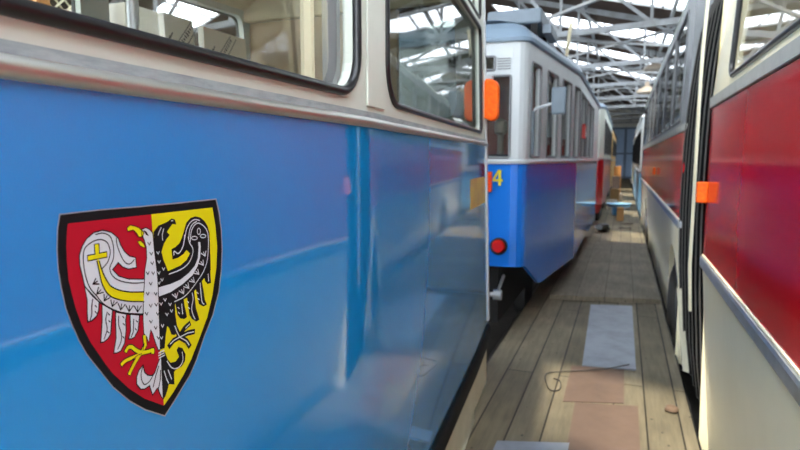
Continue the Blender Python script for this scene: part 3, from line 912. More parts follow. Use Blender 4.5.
# running gear
for y in (-1.5, 1.6):
    m = MB()
    for x in (-2.15, -1.15):
        m.lathe((x, y, -.03), [(.1, -.06), (.35, -.06), (.34, .05), (.345, .06), (.345, .08), (.1, .08)], 28, 'x')
    m.tube([(-2.2, y, -.03), (-1.1, y, -.03)], .07, 10)
    m.build('wheelset', M['dark'], tram, smooth=True)
MB().box(-2.4, -.9, -2.1, 3.72, .12, .8).build('underframe', M['dark'], tram)
# orange corner lamp
p = W1.pos(y2s(3.66), 1.95, 0)
m = MB(); y0 = p[1] + .02
prof = [(-.845, 1.84), (-.79, 1.815), (-.757, 1.83), (-.748, 1.86), (-.748, 2.03), (-.76, 2.06), (-.79, 2.075), (-.845, 2.08)]
a = m.pts([(x, y0 - .035, z) for x, z in prof]); b = m.pts([(x, y0 + .035, z) for x, z in prof]); n = len(prof)
m.face(a); m.face(b[::-1])
for k in range(n): m.face((a[k], b[k], b[(k + 1) % n], a[(k + 1) % n]))
lamp = m.build('corner_lamp', M['orange'], tram, bevel=.012)
lamp['label'] = 'orange corner lamp'
MB().box(-.86, -.79, y0 - .02, y0 + .03, 2.075, 2.1).build('lamp_bracket', M['alu'], lamp)
# fleet number sticker, faded and unreadable from here
m = MB(); panel(m, W1, y2s(3.08), y2s(3.62), 1.3, 1.468, .0012, .001); m.build('number_sticker', M['yellowfade'], tram)
# the crest
def crest():
    mb = MB(); idx = {'e': 0, 'k': 1, 'r': 2, 'y': 3, 'w': 4}
    def P(y, z, l): return W1.pos(y2s(y), z, .0004 + .00016 * l)
    for kind, c, lvl, w, raw in CREST:
        pts = [(.62 + raw[i] * 1e-4, 1.39 + raw[i + 1] * 1e-4) for i in range(0, len(raw), 2)]
        mb.cur = idx[c]
        if kind == 'f':
            mb.face(mb.pts([P(y, z, lvl) for y, z in pts]))
            continue
        w *= .5e-4
        if len(pts) >= 4 and pts[0] != pts[-1]:       # rounded strokes
            e = [pts[0]] + pts + [pts[-1]]; r = []
            for k in range(1, len(e) - 2):
                p0, p1, p2, p3 = e[k - 1:k + 3]
                for f in (0, .33, .67):
                    r.append(tuple(.5 * (2 * p1[c2] + (p2[c2] - p0[c2]) * f + (2 * p0[c2] - 5 * p1[c2] + 4 * p2[c2] - p3[c2]) * f * f + (3 * p1[c2] - p0[c2] - 3 * p2[c2] + p3[c2]) * f ** 3) for c2 in (0, 1)))
            pts = r + [pts[-1]]
        q = [Vector(p) for p in pts]; clo = (q[0] - q[-1]).length < 1e-6
        if clo: q = q[:-1]
        n = len(q); A = []; B = []
        for k in range(n):
            a = q[k - 1] if (k or clo) else q[k]; b = q[(k + 1) % n] if (k < n - 1 or clo) else q[k]
            t1 = (q[k] - a); t2 = (b - q[k])
            t1 = t1.normalized() if t1.length > 1e-9 else t2.normalized()
            t2 = t2.normalized() if t2.length > 1e-9 else t1
            t = (t1 + t2); t = t.normalized() if t.length > 1e-6 else t1
            nn = Vector((-t.y, t.x)); sc = min(1.6, 1 / max(.4, nn.dot(Vector((-t1.y, t1.x)))))
            off = nn * w * sc; pp = q[k].copy()
            if not clo and k == 0: pp -= t * w * .6
            if not clo and k == n - 1: pp += t * w * .6
            A.append(pp + off); B.append(pp - off)
        ia = mb.pts([P(v.x, v.y, lvl) for v in A]); ib = mb.pts([P(v.x, v.y, lvl) for v in B])
        for k in range(n if clo else n - 1):
            j = (k + 1) % n; mb.face((ia[k], ia[j], ib[j], ib[k]))
    o = mb.build('coat_of_arms', [CRM[c] for c in 'ekryw'], tram)
    o['label'] = 'shield crest with a white and black eagle on red and yellow'
crest()

# ------------------------------------------------------------------ older tram further along the same track
def tram2():
    t = thing('tram', 'older blue and white tram with a pale blue rounded roof, behind the near tram', 'tram', (CX, 9, -.38))
    half = [(-1.65, 5.1), (-1.2, 5.125), (-.93, 5.15), (-.87, 5.165), (-.835, 5.19), (-.81, 5.225), (-.800, 5.27), (-.744, 5.774), (-.56, 7.39), (-.548, 7.5), (-.545, 7.62), (-.52, 10.6), (-.505, 12.3), (-.51, 12.5), (-.54, 12.65), (-.62, 12.75), (-.75, 12.8), (-1.65, 12.85)]
    loop = half + [(2 * CX - x, y) for x, y in reversed(half[:-1])]
    W = Wall(loop)
    def zb(x, y):
        if 5.22 < y < 12.6: return max(.345, .615 - .27 * min(1, max(0, (y - 5.25) / .55))) if y < 8 else .36
        return .615
    xat = lambda y: (-.8 + .1165 * (y - 5.27)) if y < 7.4 else -.545
    sy = lambda y: W.at(xat(y), y)
    m = MB(); sweep(m, W, 0, W.len, [(zb, -.03), (zb, 0), (1.535, 0)], step=.12); m.build('lower_panel', M['blue_old'], t)
    m = MB(); sweep(m, W, 0, W.len, [(1.535, 0), (1.538, .02), (1.56, .025), (1.575, .012), (1.578, 0)], step=.5); m.build('belt_rail', M['white'], t)
    wins = [(sy(5.33), sy(5.66)), (sy(5.92), sy(6.37)), (sy(6.6), sy(7.06)), (sy(7.27), sy(7.72)), (sy(7.95), sy(8.75)), (sy(8.95), sy(9.75)), (sy(9.95), sy(10.7))]
    H = [(a, b, 1.6, 2.435, .03) for a, b in wins]
    s_end = W.at(-.84, 5.185)
    s_far = W.at(-.62, 12.75)
    m = MB()
    endwin = (W.at(-1.3, 5.12), W.at(-.945, 5.148), 1.59, 2.30, .02)
    glazed_band(m, W, .0, s_end, 1.575, 2.32, [endwin], .05)
    signbox = (W.at(-1.5, 5.11), W.at(-1.085, 5.13), 2.35, 2.465, .01)
    glazed_band(m, W, .0, s_end, 2.32, 2.6, [signbox], .05)
    glazed_band(m, W, s_end, s_far, 1.575, 2.6, H, .05)
    panel(m, W, s_far, W.len - s_far, 1.575, 2.6, 0, .05)
    HL = [(W.len - b, W.len - a, 1.6, 2.435, .03) for a, b in reversed(wins)]
    glazed_band(m, W, W.len - s_far, W.len - s_end, 1.575, 2.6, HL, .05)
    endL = (W.len - endwin[1], W.len - endwin[0], 1.59, 2.30, .02)
    glazed_band(m, W, W.len - s_end, W.len, 1.575, 2.6, [endL], .05)
    m.build('upper_body', M['white'], t)
    for h in H + HL + [endwin, endL, signbox]:
        window(t, W, h, .012, M['greyframe'], M['glass_dusty'], depth=.03, n=6)
    m = MB()
    for k in range(5):
        z = 2.358 + k * .022
        m.bar(W.pos(W.at(-1.062, 5.14), z, .004), W.pos(W.at(-.95, 5.148), z, .004), .006, .008)
    m.build('louvre', M['greyframe'], t)
    rows = [(2.585, .0), (2.59, .03), (2.62, .035), (2.635, .02), (2.68, .0), (2.73, -.06), (2.78, -.17), (2.81, -.3), (2.83, -.5), (2.84, -.7)]
    S = W.ss(0, W.len, .4); m = MB()
    R = m.grid([[W.pos(s, z, d) for s in S] for z, d in rows]); m.face(R[-1])
    m.build('roof', M['roofgrey'], t, smooth=True)
    m = MB().box(-1.3, -.78, 5.75, 6.6, 2.86, 3.0); b = m.build('roof_box', M['boxgrey'], t, bevel=.02)
    m = MB()
    for x in (-1.25, -1.05, -.85):
        for y in (5.8, 6.5): m.box(x - .03, x + .03, y - .03, y + .03, 2.74, 2.87)
    m.build('box_foot', M['dark'], b)
    MB().box(-.78, -.70, 5.85, 6.4, 2.78, 2.86).build('insulator_rail', M['boxgrey'], t)
    for y in (7.0, 8.4): MB().box(-1.5, -.85, y, y + .7, 2.8, 2.97).build('roof_box', M['boxgrey'], t, bevel=.02)
    MB().tube([(-.62, 6.6, 2.68), (-.6, 6.62, 2.9), (-.585, 6.62, 3.02)], .018, 8).build('roof_pole', M['curtain'], t)
    # mirror on a bent arm
    m = MB().tube([(-.79, 5.34, 1.72), (-.775, 5.335, 1.95), (-.755, 5.33, 2.02), (-.7, 5.32, 2.04), (-.55, 5.3, 2.075)], .014, 8)
    a = m.build('mirror_arm', M['white'], t, smooth=True)
    MB().box(-.612, -.487, 5.27, 5.31, 1.965, 2.2).build('mirror_head', M['boxgrey'], a, bevel=.02)
    # lamps and number on the end
    lm = MB().lathe((-1.02, 5.145, .80), [(.05, -.055), (.062, -.03), (.066, .0), (.066, .01)], 24, 'y').build('tail_lamp', M['redlens'], t, smooth=True)
    lm['label'] = 'round red tail lamp'
    MB().lathe((-1.02, 5.145, .80), [(.066, -.03), (.078, -.03), (.078, .01), (.066, .01)], 24, 'y').build('lamp_rim', M['dark'], lm, smooth=True)
    m = MB()
    for k in range(6): m.box(-1.145, -1.09, 5.1, 5.14, 1.29 + k * .03, 1.29 + k * .03 + .026)
    mk = m.build('marker_lamp', M['redorange'], t); mk['label'] = 'upright red orange marker lamp'
    m = MB()                                          # the figure 4
    x0 = -1.085; z0 = 1.345; u = .14
    def q(*p): m.face(m.pts([(x0 + a * u * .75, 5.132 - .0, z0 + b * u) for a, b in p]))
    q((.0, .26), (.85, .26), (.85, .4), (.0, .4)); q((.48, 0), (.7, 0), (.7, 1), (.48, 1)); q((.0, .4), (.2, .4), (.6, 1), (.42, 1))
    n4 = m.build('number', M['yellow'], t); n4['label'] = 'yellow figure 4'
    # handrail pipe by the front door and a small red marker
    MB().tube([(xat(5.3) + .03, 5.3, 1.0 + .62), (xat(5.3) + .03, 5.3, 2.0)], .012, 8).build('side_pipe', M['boxgrey'], t)
    MB().box(-.55, -.5, 8.3, 8.5, 1.85, 2.05).build('side_marker', M['redlens'], t, bevel=.01)
    # inside
    MB().box(-2.4, -.9, 5.3, 12.8, .85, .9).build('cabin_floor', M['interior_floor'], t)
    MB().box(-2.55, -.95, 5.3, 12.8, 2.56, 2.6).build('cabin_ceiling', M['interior'], t)
    MB().box(-2.3, -.86, 6.42, 6.46, .9, 2.5).build('cab_bulkhead', M['interior_dark'], t)
    for (a, b) in wins[:4]:
        y = W.xy((a + b) / 2)[1]
        m = MB()
        pl = [(-.9 + .1165 * (y - 5.27) - .02 * (k % 2), y - .1 + .045 * k) for k in range(7)]
        rows = [[(x, yy, z) for x, yy in pl] for z in (1.6, 1.9, 2.1)]
        m.grid(rows); m.build('curtain', M['curtain'], t, smooth=True)
    for (a, b) in wins:
        m = MB(); panel(m, W, a + .02, b - .02, 2.1, 2.44, -.09, .006); m.build('roller_blind', M['interior_dark'], t)
    for y in (7.6, 8.5, 9.4):
        s = MB().box(-1.35, -.75, y, y + .42, 1.25, 1.33).build('seat', M['interior_dark'], t, bevel=.02)
        MB().box(-1.35, -.75, y - .05, y, 1.3, 1.85).build('seat_back', M['interior_dark'], s, bevel=.02)
    # controls just inside the end window
    m = MB().lathe((-1.08, 5.42, 1.5), [(.03, 0), (.03, .3), (.06, .32), (.06, .42), (.02, .45)], 14); m.build('controller', M['lampshade'], t, smooth=True)
    MB().box(-1.6, -.95, 5.3, 5.5, .9, 1.62).build('driver_desk', M['dark'], t)
    # running gear and coupler
    MB().box(-2.25, -1.05, 5.3, 12.8, .05, .6).build('underframe', M['dark'], t)
    m = MB().tube([(CX, 5.3, .36), (CX, 4.75, .36)], .07, 12).box(CX - .16, CX + .16, 4.62, 4.76, .28, .44); m.build('coupler', M['dark'], t)
    m = MB().tube([(-1.3, 5.0, .385), (-1.02, 5.0, .385)], .02, 10).lathe((-1.0, 5.0, .385), [(.02, -.03), (.045, -.03), (.045, .04), (.02, .04)], 14, 'x').tube([(-1.0, 5.0, .4), (-1.0, 5.3, .5)], .015, 6)
    m.build('step_rod', M['alu'], t, smooth=True)
    for y in (7.4, 10.6):
        m = MB()
        for x in (-2.15, -1.15):
            m.lathe((x, y, -.03), [(.1, -.06), (.35, -.06), (.34, .05), (.345, .06), (.345, .08), (.1, .08)], 28, 'x')
        m.tube([(-2.2, y, -.03), (-1.1, y, -.03)], .07, 10); m.build('wheelset', M['dark'], t, smooth=True)
tram2()

# generic parked vehicle further down the hall
def parked(name, label, cat, x0, x1, y0, y1, gz, z0, zbelt, ztop, lower, upper, roofm, nwin, side, wz, chamfer=.25, wheels=(), wmat=None):
    t = thing(name, label, cat, ((x0 + x1) / 2, (y0 + y1) / 2, gz))
    c = chamfer
    loop = [((x0 + x1) / 2, y0), (x1 - c, y0), (x1 - .1, y0 + .06), (x1, y0 + c), (x1, y1 - c), (x1 - c, y1), (x0 + c, y1), (x0, y1 - c), (x0, y0 + c), (x0 + .1, y0 + .06), (x0 + c, y0), ((x0 + x1) / 2, y0)]
    W = Wall(loop)
    m = MB(); sweep(m, W, 0, W.len, [(z0, -.06), (z0 + .2, 0), (zbelt, 0)], step=1); m.build('lower_panel', lower, t)
    m = MB(); sweep(m, W, 0, W.len, [(zbelt, 0), (zbelt + .005, .02), (zbelt + .05, .02), (zbelt + .055, 0)], step=1); m.build('belt_rail', M['alu'], t)
    def holes(xs):
        L = (y1 - y0 - 2 * c) / nwin
        hs = []
        for k in range(nwin):
            a = W.at(xs, y0 + c + L * k + .12); b = W.at(xs, y0 + c + L * (k + 1) - .06)
            hs.append((min(a, b), max(a, b), wz[0], wz[1], .06))
        return sorted(hs)
    HR, HL = holes(x1), holes(x0)
    sA = W.at(x1, y0 + c * .9); sB = W.at(x1, y1 - c); sC = W.at(x0, y1 - c); sD = W.at(x0, y0 + c)
    m = MB()
    e1 = (.15, W.at(x1 - c, y0) - .05, wz[0], wz[1], .06); e2 = (W.len - e1[1], W.len - .15, wz[0], wz[1], .06)
    glazed_band(m, W, 0, sA, zbelt + .05, ztop, [e1], .05)
    glazed_band(m, W, sA, sB, zbelt + .05, ztop, HR, .05); panel(m, W, sB, sC, zbelt + .05, ztop, 0, .05)
    glazed_band(m, W, sC, sD, zbelt + .05, ztop, HL, .05); glazed_band(m, W, sD, W.len, zbelt + .05, ztop, [e2], .05)
    m.build('upper_body', upper, t)
    for h in HR + HL + [e1, e2]: window(t, W, h, .02, M['rubber'], M['glass_dusty'], depth=.03, n=5)
    rows = [(ztop - .01, .0), (ztop, .03), (ztop + .04, .03), (ztop + .1, -.05), (ztop + .18, -.25), (ztop + .22, -.6), (ztop + .23, -.8)]
    S = W.ss(0, W.len, 1); m = MB(); R = m.grid([[W.pos(s, z, d) for s in S] for z, d in rows]); m.face(R[-1])
    m.build('roof', roofm, t, smooth=True)
    MB().box(x0 + .1, x1 - .1, y0 + .2, y1 - .2, z0 + .4, z0 + .46).build('cabin_floor', M['interior_floor'], t)
    for k, y in enumerate(wheels):
        for x in (x0 + .22, x1 - .22):
            r = -gz * 0 + (z0 + .28 - gz)
            MB().lathe((x, y, gz + r), [(.08, -.13), (r - .06, -.13), (r, -.09), (r, .09), (r - .06, .13), (.08, .13)], 24, 'x').build('wheel', M['rubber'], t, smooth=True)
    return t
parked('tram', 'cream topped tram with dark red lower side, beyond the blue and white tram', 'tram', -2.7, -.45, 14.3, 23, -.38, .3, 1.55, 2.75, M['red_dark'], M['cream'], M['roofgrey'], 6, 1, (1.7, 2.5), wheels=(16.5, 20.5))
parked('service_car', 'tan yellow rail car at the far end of the left track', 'rail car', -2.6, -.45, 24.5, 36, -.38, .3, 1.5, 2.7, M['tan'], M['tan'], M['dark'], 5, 1, (1.7, 2.4), wheels=(27, 33))
parked('bus', 'white and blue bus parked beyond the red and cream articulated bus', 'bus', .42, 2.9, 17.2, 28, -.35, -.05, 1.2, 2.7, M['tub'], M['white'], M['white'], 6, -1, (1.4, 2.4), wheels=(19.5, 25.5))
parked('bus', 'dull tan bus parked at the far gate, last in the right line', 'bus', .5, 2.9, 30, 40, -.35, -.05, 1.2, 2.7, M['cream_dirty'], M['cream'], M['white'], 6, -1, (1.4, 2.4), wheels=(32.5, 37.5))

# ------------------------------------------------------------------ articulated bus on the right
BX = 1.69
bus = thing('articulated_bus', 'red and cream articulated bus with black bellows, along the right of the walkway', 'bus', (BX, 5, -.35))
def tumA(z):
    if z < 1.0: return -.085 * min(1, (1.0 - z) / 1.15) ** 1.15
    return -.055 * max(0, z - 1.9) - (.1 * max(0, z - 2.45))
def rect_loop(x0, x1, y0, y1, r=.02):
    out = []
    for cx, cy, a0 in ((x1 - r, y0 + r, -pi / 2), (x1 - r, y1 - r, 0), (x0 + r, y1 - r, pi / 2), (x0 + r, y0 + r, pi)):
        out += [(cx + r * cos(a0 + pi / 2 * k / 4), cy + r * sin(a0 + pi / 2 * k / 4)) for k in range(5)]
    return [(BX, y0)] + out + [(BX, y0)]
def lean(x, y, z): return (x, y - .16 * max(0, z - 1.5) * min(1, max(0, (6.5 - y) / 1.4)), z)
def section(x0, x1, y0, y1, zl, zu, wins, wtop, arches):
    tum = tumA if y0 < 4 else (lambda z: tumA(z) if z < 1.0 else -.02 * max(0, z - 1.9)); EV = 2.82 if y0 < 4 else 2.9
    W = Wall(rect_loop(x0, x1, y0, y1), tum=tum, warp=lean if y0 > 4 else None)
    sy = lambda y: W.at(x0, y)
    m = MB()
    sC = sy(y1 - .05); sD = sy(y0 + .05)
    hs = [(sy(b), sy(a), -.12, h, (.02, .02, (b - a) / 2 - .02, (b - a) / 2 - .02)) for a, b, h in arches]
    sweep(m, W, 0, sC, [(-.1, 0), (.4, 0), (zl, 0)], step=1)
    cur = sC
    for h in sorted(hs):
        sweep(m, W, cur, h[0] - .06, [(-.1, 0), (.1, 0), (.4, 0), (.7, 0), (zl, 0)], step=.5)
        cell(m, W, h[0] - .06, h[1] + .06, -.12, zl, h, .05); cur = h[1] + .06
    sweep(m, W, cur, W.len, [(-.1, 0), (.1, 0), (.4, 0), (.7, 0), (zl, 0)], step=.5)
    m.build('skirt_panel', M['buscream'], bus)
    m = MB(); sweep(m, W, 0, W.len, [(zl, 0), (zl + .002, .012), (zl + .012, .016), (zl + .05, .016), (zl + .062, .012), (zl + .064, 0)], step=.5); m.build('lower_moulding', M['alu'], bus)
    m = MB(); sweep(m, W, 0, W.len, [(zl + .064, 0), (zl + .066, .006), (zl + .072, .006), (zl + .074, 0)], step=.5); m.build('moulding_edge', M['buscream'], bus)
    m = MB(); sweep(m, W, 0, W.len, [(zl + .06, 0), (zl + .3, .002), (zu, 0)], step=.5); m.build('red_panel', M['red'], bus)
    m = MB(); sweep(m, W, 0, W.len, [(zu, 0), (zu + .002, .01), (zu + .052, .012), (zu + .056, .0)], step=.5); m.build('upper_moulding', M['alu_light'], bus)
    m = MB(); sweep(m, W, 0, W.len, [(zu - .004, .0), (zu - .002, .006), (zu + .001, .006)], step=.5); m.build('moulding_seal', M['rubber'], bus)
    H = sorted((sy(b), sy(a), zu + .098, wtop, .07) for a, b in wins)
    HR = sorted((W.at(x1, a), W.at(x1, b), zu + .098, wtop, .07) for a, b in wins)
    m = MB()
    sA = W.at(x1, y0 + .05); sB = W.at(x1, y1 - .05)
    panel(m, W, 0, sA, zu + .056, EV, 0, .04)
    glazed_band(m, W, sA, sB, zu + .056, EV, HR, .04); panel(m, W, sB, sC, zu + .056, EV, 0, .04)
    glazed_band(m, W, sC, sD, zu + .056, EV, H, .04); panel(m, W, sD, W.len, zu + .056, EV, 0, .04)
    m.build('upper_body', M['buscream'] if y1 < 4.5 else M['greypaint'], bus)
    for h in H + HR: window(bus, W, h, .013, M['rubber'] if y1 < 4.5 else M['greyframe'], M['glass'] if y1 < 4.5 else M['glass_dusty'], depth=.004, n=8)
    rows = [(EV - .02, .0), (EV, .012), (EV + .03, .0), (EV + .08, -.08), (EV + .12, -.25), (EV + .15, -.6), (EV + .16, -1.0)]
    S = W.ss(0, W.len, 1); m = MB(); R = m.grid([[W.pos(s, z, d) for s in S] for z, d in rows]); m.face(R[-1])
    m.build('roof', M['cream'], bus, smooth=True)
    MB().box(x0 + .1, x1 - .1, y0 + .1, y1 - .1, .5, .56).build('cabin_floor', M['interior_floor'], bus)
    MB().box(x0 + .25, x1 - .25, y0 + .1, y1 - .1, 2.76, 2.8).build('cabin_ceiling', M['interior'], bus)
    return W
WB = section(.444, 2.936, -2.1, 3.7, .965, 1.862, [(1.2, 3.13), (-.65, 1.08), (-1.95, -.77)], 2.62, [(-1.5, -.3, .7)])
WF = section(.432, 2.936, 5.08, 16.2, 1.03, 1.80, [(5.5, 6.5), (6.62, 7.9), (8.02, 9.3), (9.42, 10.7), (10.82, 12.1), (12.22, 13.5), (13.62, 15.9)], 2.78, [(5.2, 6.38, .8), (12.2, 13.4, .8)])
# seats inside the near section, seen dimly through the glass
for y in (-1.6, -.7, .2, 1.1, 2.0):
    for x in (.65, 2.0):
        s = MB().box(x, x + .75, y, y + .42, .95, 1.03).build('seat', M['interior_dark'], bus, bevel=.02)
        MB().box(x, x + .75, y - .06, y, 1.0, 1.6).build('seat_back', M['interior_dark'], s, bevel=.02)
        MB().box(x + .2, x + .5, y + .1, y + .3, .56, .95).build('seat_base', M['dark'], s)
# bellows
m = MB()
def bell(d):
    half = [(.9, -.05), (1.17, .0), (1.21, .3), (1.245, .8), (1.258, 1.2), (1.258, 1.5), (1.256, 1.7), (1.25, 1.9), (1.238, 2.1), (1.22, 2.3), (1.195, 2.5), (1.14, 2.69), (1.0, 2.82), (.6, 2.9), (0, 2.92)]
    out = []
    for x, z in half: out.append((x + d if x > .5 else x * (1 + d), z + (d if z > 1.6 else 0)))
    return [(BX - x, z) for x, z in out] + [(BX + x, z) for x, z in reversed(out[:-1])]
rows = []
nf = 6
for k in range(nf * 8 + 1):
    y = 3.72 + (5.075 - 3.72) * k / (nf * 8)
    ph = (k % 8) / 8
    d = -.1 * (.5 - .5 * cos(2 * pi * ph)) ** .6
    t = k / (nf * 8)
    rows.append([(x, y - .16 * max(0, z - 1.5) * t, z) for x, z in bell(d)])
m.grid(rows, closed_u=True)
bl = m.build('bellows', M['bellows'], bus, smooth=True)
m = MB()  # thin pale tubes added to draw the highlight along each fold crest
for k in range(0, len(rows), 8): m.tube([(x + (-.002 if x < BX else .002), y, z) for x, y, z in rows[k]], .005, 6)
m.build('fold_highlight', M['bellows_lit_edge'], bl, smooth=True)
m = MB()                                              # cream ring frame in front of the bellows
for y, w in ((4.12, .05),):
    a = [(BX - x, z) for x, z in ((1.25, .6), (1.266, .9), (1.266, 1.6), (1.266, 1.95), (1.262, 2.25), (1.25, 2.55), (1.2, 2.76), (1.02, 2.9), (.6, 2.97), (0, 2.99))]
    a = a + [(2 * BX - x, z) for x, z in reversed(a[:-1])]
    for (p, q) in zip(a, a[1:]): m.bar((p[0], y, p[1]), (q[0], y, q[1]), .016, w, up=(0, 1, 0))
m.build('bellows_ring', M['buscream'], bus)
# corner flap, wheels
m = MB(); a = m.pts([(.44, 5.1, .55), (.475, 5.06, .55), (.555, 4.6, .005), (.475, 4.66, .005)]); m.face(a)
b = m.pts([(.445, 5.2, .55), (.485, 4.9, .005), (.565, 4.84, .005)]); m.face((a[0], a[3], b[1], b[0])); m.face((a[3], a[2], b[2], b[1]))
m.build('corner_flap', M['cream_dirty'], bus)
for y in (-.9, 5.8, 12.8):
    for x in (.595, 2.75):
        sgn = -1 if x < 1 else 1
        w = MB().lathe((x, y, .14), [(.26, -.12), (.4, -.14), (.47, -.12), (.49, -.06), (.49, .06), (.47, .12), (.4, .14), (.26, .12)], 32, 'x').build('wheel', M['rubber'], bus, smooth=True)
        MB().lathe((x + sgn * .05, y, .14), [(.05, -.06), (.2, -.03), (.27, -.05), (.27, .05), (.05, .05)], 24, 'x').build('hub', M['alu'], w, smooth=True)
MB().box(.75, 2.6, -1.9, 3.5, .0, .5).build('underframe', M['dark'], bus)
MB().box(  .75, 2.6, 5.2, 16, .0, .5).build('underframe', M['dark'], bus)
# orange side lamp at the corner of the near section
m = MB().box(.388, .447, 3.63, 3.69, 1.335, 1.452)
l = m.build('side_lamp', M['orange'], bus, bevel=.008); l['label'] = 'orange side lamp'
m = MB().box(.385, .42, 8.9, 8.96, 1.36, 1.46); l = m.build('side_lamp', M['orange'], bus, bevel=.008); l['label'] = 'orange side lamp'

# ------------------------------------------------------------------ things behind the near tram, seen through its windows
ZB = .861                                             # they stand on the tram's floor
def pack(x, y, w, h, label, tilt=.06, mark=True):
    t = thing('insulation_board', label, 'board', (x, y + w / 2, ZB))
    m = MB(); th = .04
    P = [(x - tilt * z / h * 1.0 - dx, yy, z + ZB) for z in (0, h) for yy in (y, y + w) for dx in (th, 0)]
    i = m.pts(P)
    for q in ((0, 2, 3, 1), (4, 5, 7, 6), (0, 1, 5, 4), (2, 6, 7, 3), (0, 4, 6, 2), (1, 3, 7, 5)): m.face([i[k] for k in q])
    m.build('panel', M['board_white'], t)
    if mark:
        m = MB()                                      # slanting printed band: two rules and unreadable print between them
        f = lambda u, v: (x - tilt * (v) / h + .003, y + u, v + ZB)
        z0 = h - .29
        def stroke(u0, v0, u1, v1, wd):
            d = math.hypot(u1 - u0, v1 - v0); nx, nz = -(v1 - v0) / d * wd / 2, (u1 - u0) / d * wd / 2
            m.face(m.pts([f(u0 + nx, v0 + nz), f(u1 + nx, v1 + nz), f(u1 - nx, v1 - nz), f(u0 - nx, v0 - nz)]))
        a = w * .2; L = .2
        stroke(a, z0 + .09, a + L * .85, z0 + .09 + L * .95, .005); stroke(a + .06, z0 + .06, a + .06 + L * .85, z0 + .06 + L * 1.05, .005)
        rnd = random.Random(int(y * 100))
        for k in range(11):
            g = k / 11 * .9 + .04; u = a + .03 + L * .82 * g; v = z0 + .08 + L * g
            q = rnd.uniform(.006, .013)
            stroke(u - q, v + q * .7, u + q, v - q * .7, rnd.uniform(.007, .012))
        for k in range(3): stroke(a - .06 + .02 * k, z0 + .1 + .02 * k, a - .03 + .02 * k, z0 + .15 + .02 * k, .008)
        m.build('printed_band', M['ink'], t)
pack(-2.36, 2.64, .235, 1.53, 'white board with slanting grey print, left one of the pair inside the near tram')
pack(-2.33, 2.93, .42, 1.51, 'white board with slanting grey print, right one of the pair inside the near tram')
t = thing('metal_cabinet', 'beige grey metal cabinet standing left of the white printed boards', 'cabinet', (-3.2, 3.05, 0))
MB().box(-3.5, -2.96, 2.9, 3.3, 0, 2.56).build('cabinet_body', M['cabinet'], t, bevel=.01)
d = MB().box(-2.96, -2.945, 2.92, 3.28, .1, 2.5).build('door', M['cabinet'], t)
MB().box(-2.945, -2.925, 2.96, 2.98, 1.1, 1.3).build('handle', M['dark'], d)
t = thing('mesh_partition', 'partition of cream diamond wire mesh behind the first tram window', 'partition', (-3.1, 1.2, 0))
for y in (-.4, 1.2, 2.8):
    MB().box(-3.13, -3.07, y - .03, y + .03, 0, 2.9).build('post', M['dark'], t)
m = MB()
for k in range(-40, 60):
    y = k * .075
    for sg in (1, -1):
        a = (y, 1.5); b = (y + sg * 1.4, 2.9)
        ya, yb = a[0], b[0]
        lo, hi = -.37, 2.78
        ta, tb2 = 0.0, 1.0
        dy = yb - ya
        t0 = (lo - ya) / dy; t1 = (hi - ya) / dy
        if t0 > t1: t0, t1 = t1, t0
        ta = max(0, t0); tb2 = min(1, t1)
        if tb2 - ta > .02:
            m.tube([(-3.1 + .004 * sg, ya + dy * ta, 1.5 + 1.4 * ta), (-3.1 + .004 * sg, ya + dy * tb2, 1.5 + 1.4 * tb2)], .0065, 4, caps=False)
m.build('wire_mesh', M['mesh'], t)
MB().box(-3.11, -3.09, -.37, 2.77, 0, 1.5).build('lower_board', M['cabinet'], t)
o = MB().box(-3.03, -2.96, 2.3, 2.38, 0, 2.8).build('timber_post', M['wood']); tag(o, 'orange brown timber upright standing in front of the wire mesh', 'post')
# ------------------------------------------------------------------ walkway
m = MB().box(-.72, .44, 6.75, 11.4, 0, .05, sh=.18); o = m.build('boarded_platform', M['platform']); tag(o, 'low platform of grey boards across the walkway, dark front edge', 'platform')
m = MB(); i = m.pts([(-.274, 6.5, .004), (.146, 6.6, .004), (.148, 4.55, .004), (-.236, 4.5, .004)]); j = m.pts([(-.274, 6.5, .009), (.146, 6.6, .009), (.148, 4.55, .012), (-.236, 4.5, .012)])
m.face(i); m.face(j[::-1])
for k in range(4): m.face((i[k], j[k], j[(k + 1) % 4], i[(k + 1) % 4]))
o = m.build('steel_sheet', M['steel']); tag(o, 'long pale grey steel sheet lying on the floor boards', 'metal sheet')
def flat(name, pts, z, th, mt, label, cat):
    m = MB(); i = m.pts([(x, y, z) for x, y in pts]); j = m.pts([(x, y, z + th) for x, y in pts])
    m.face(i[::-1]); m.face(j); n = len(pts)
    for k in range(n): m.face((i[k], i[(k + 1) % n], j[(k + 1) % n], j[k]))
    o = m.build(name, mt); tag(o, label, cat); return o
flat('hardboard_sheet', [(-.31, 3.78), (.064, 3.89), (.064, 4.6), (-.31, 4.48)], .001, .005, M['hardboard'], 'pinkish brown board partly under the steel sheet', 'board')
flat('hardboard_sheet', [(-.225, 2.4), (.146, 2.45), (.147, 3.86), (-.233, 3.775)], .0065, .005, M['hardboard'], 'pinkish brown board nearest the camera on the walkway', 'board')
flat('grey_batten', [(-.6, 2.95), (-.22, 3.08), (-.22, 3.2), (-.6, 3.08)], .001, .012, M['steel'], 'narrow grey strip lying beside the nearer pink board', 'strip')
wr = [(.1, 4.62, .022), (-.05, 4.47, .022), (-.2, 4.38, .018), (-.33, 4.32, .014), (-.47, 4.24, .007), (-.44, 4.02, .007), (-.4, 3.93, .007), (-.35, 3.97, .007), (-.36, 4.12, .007), (-.41, 4.16, .007)]
e = [wr[0]] + wr + [wr[-1]]; sm = []
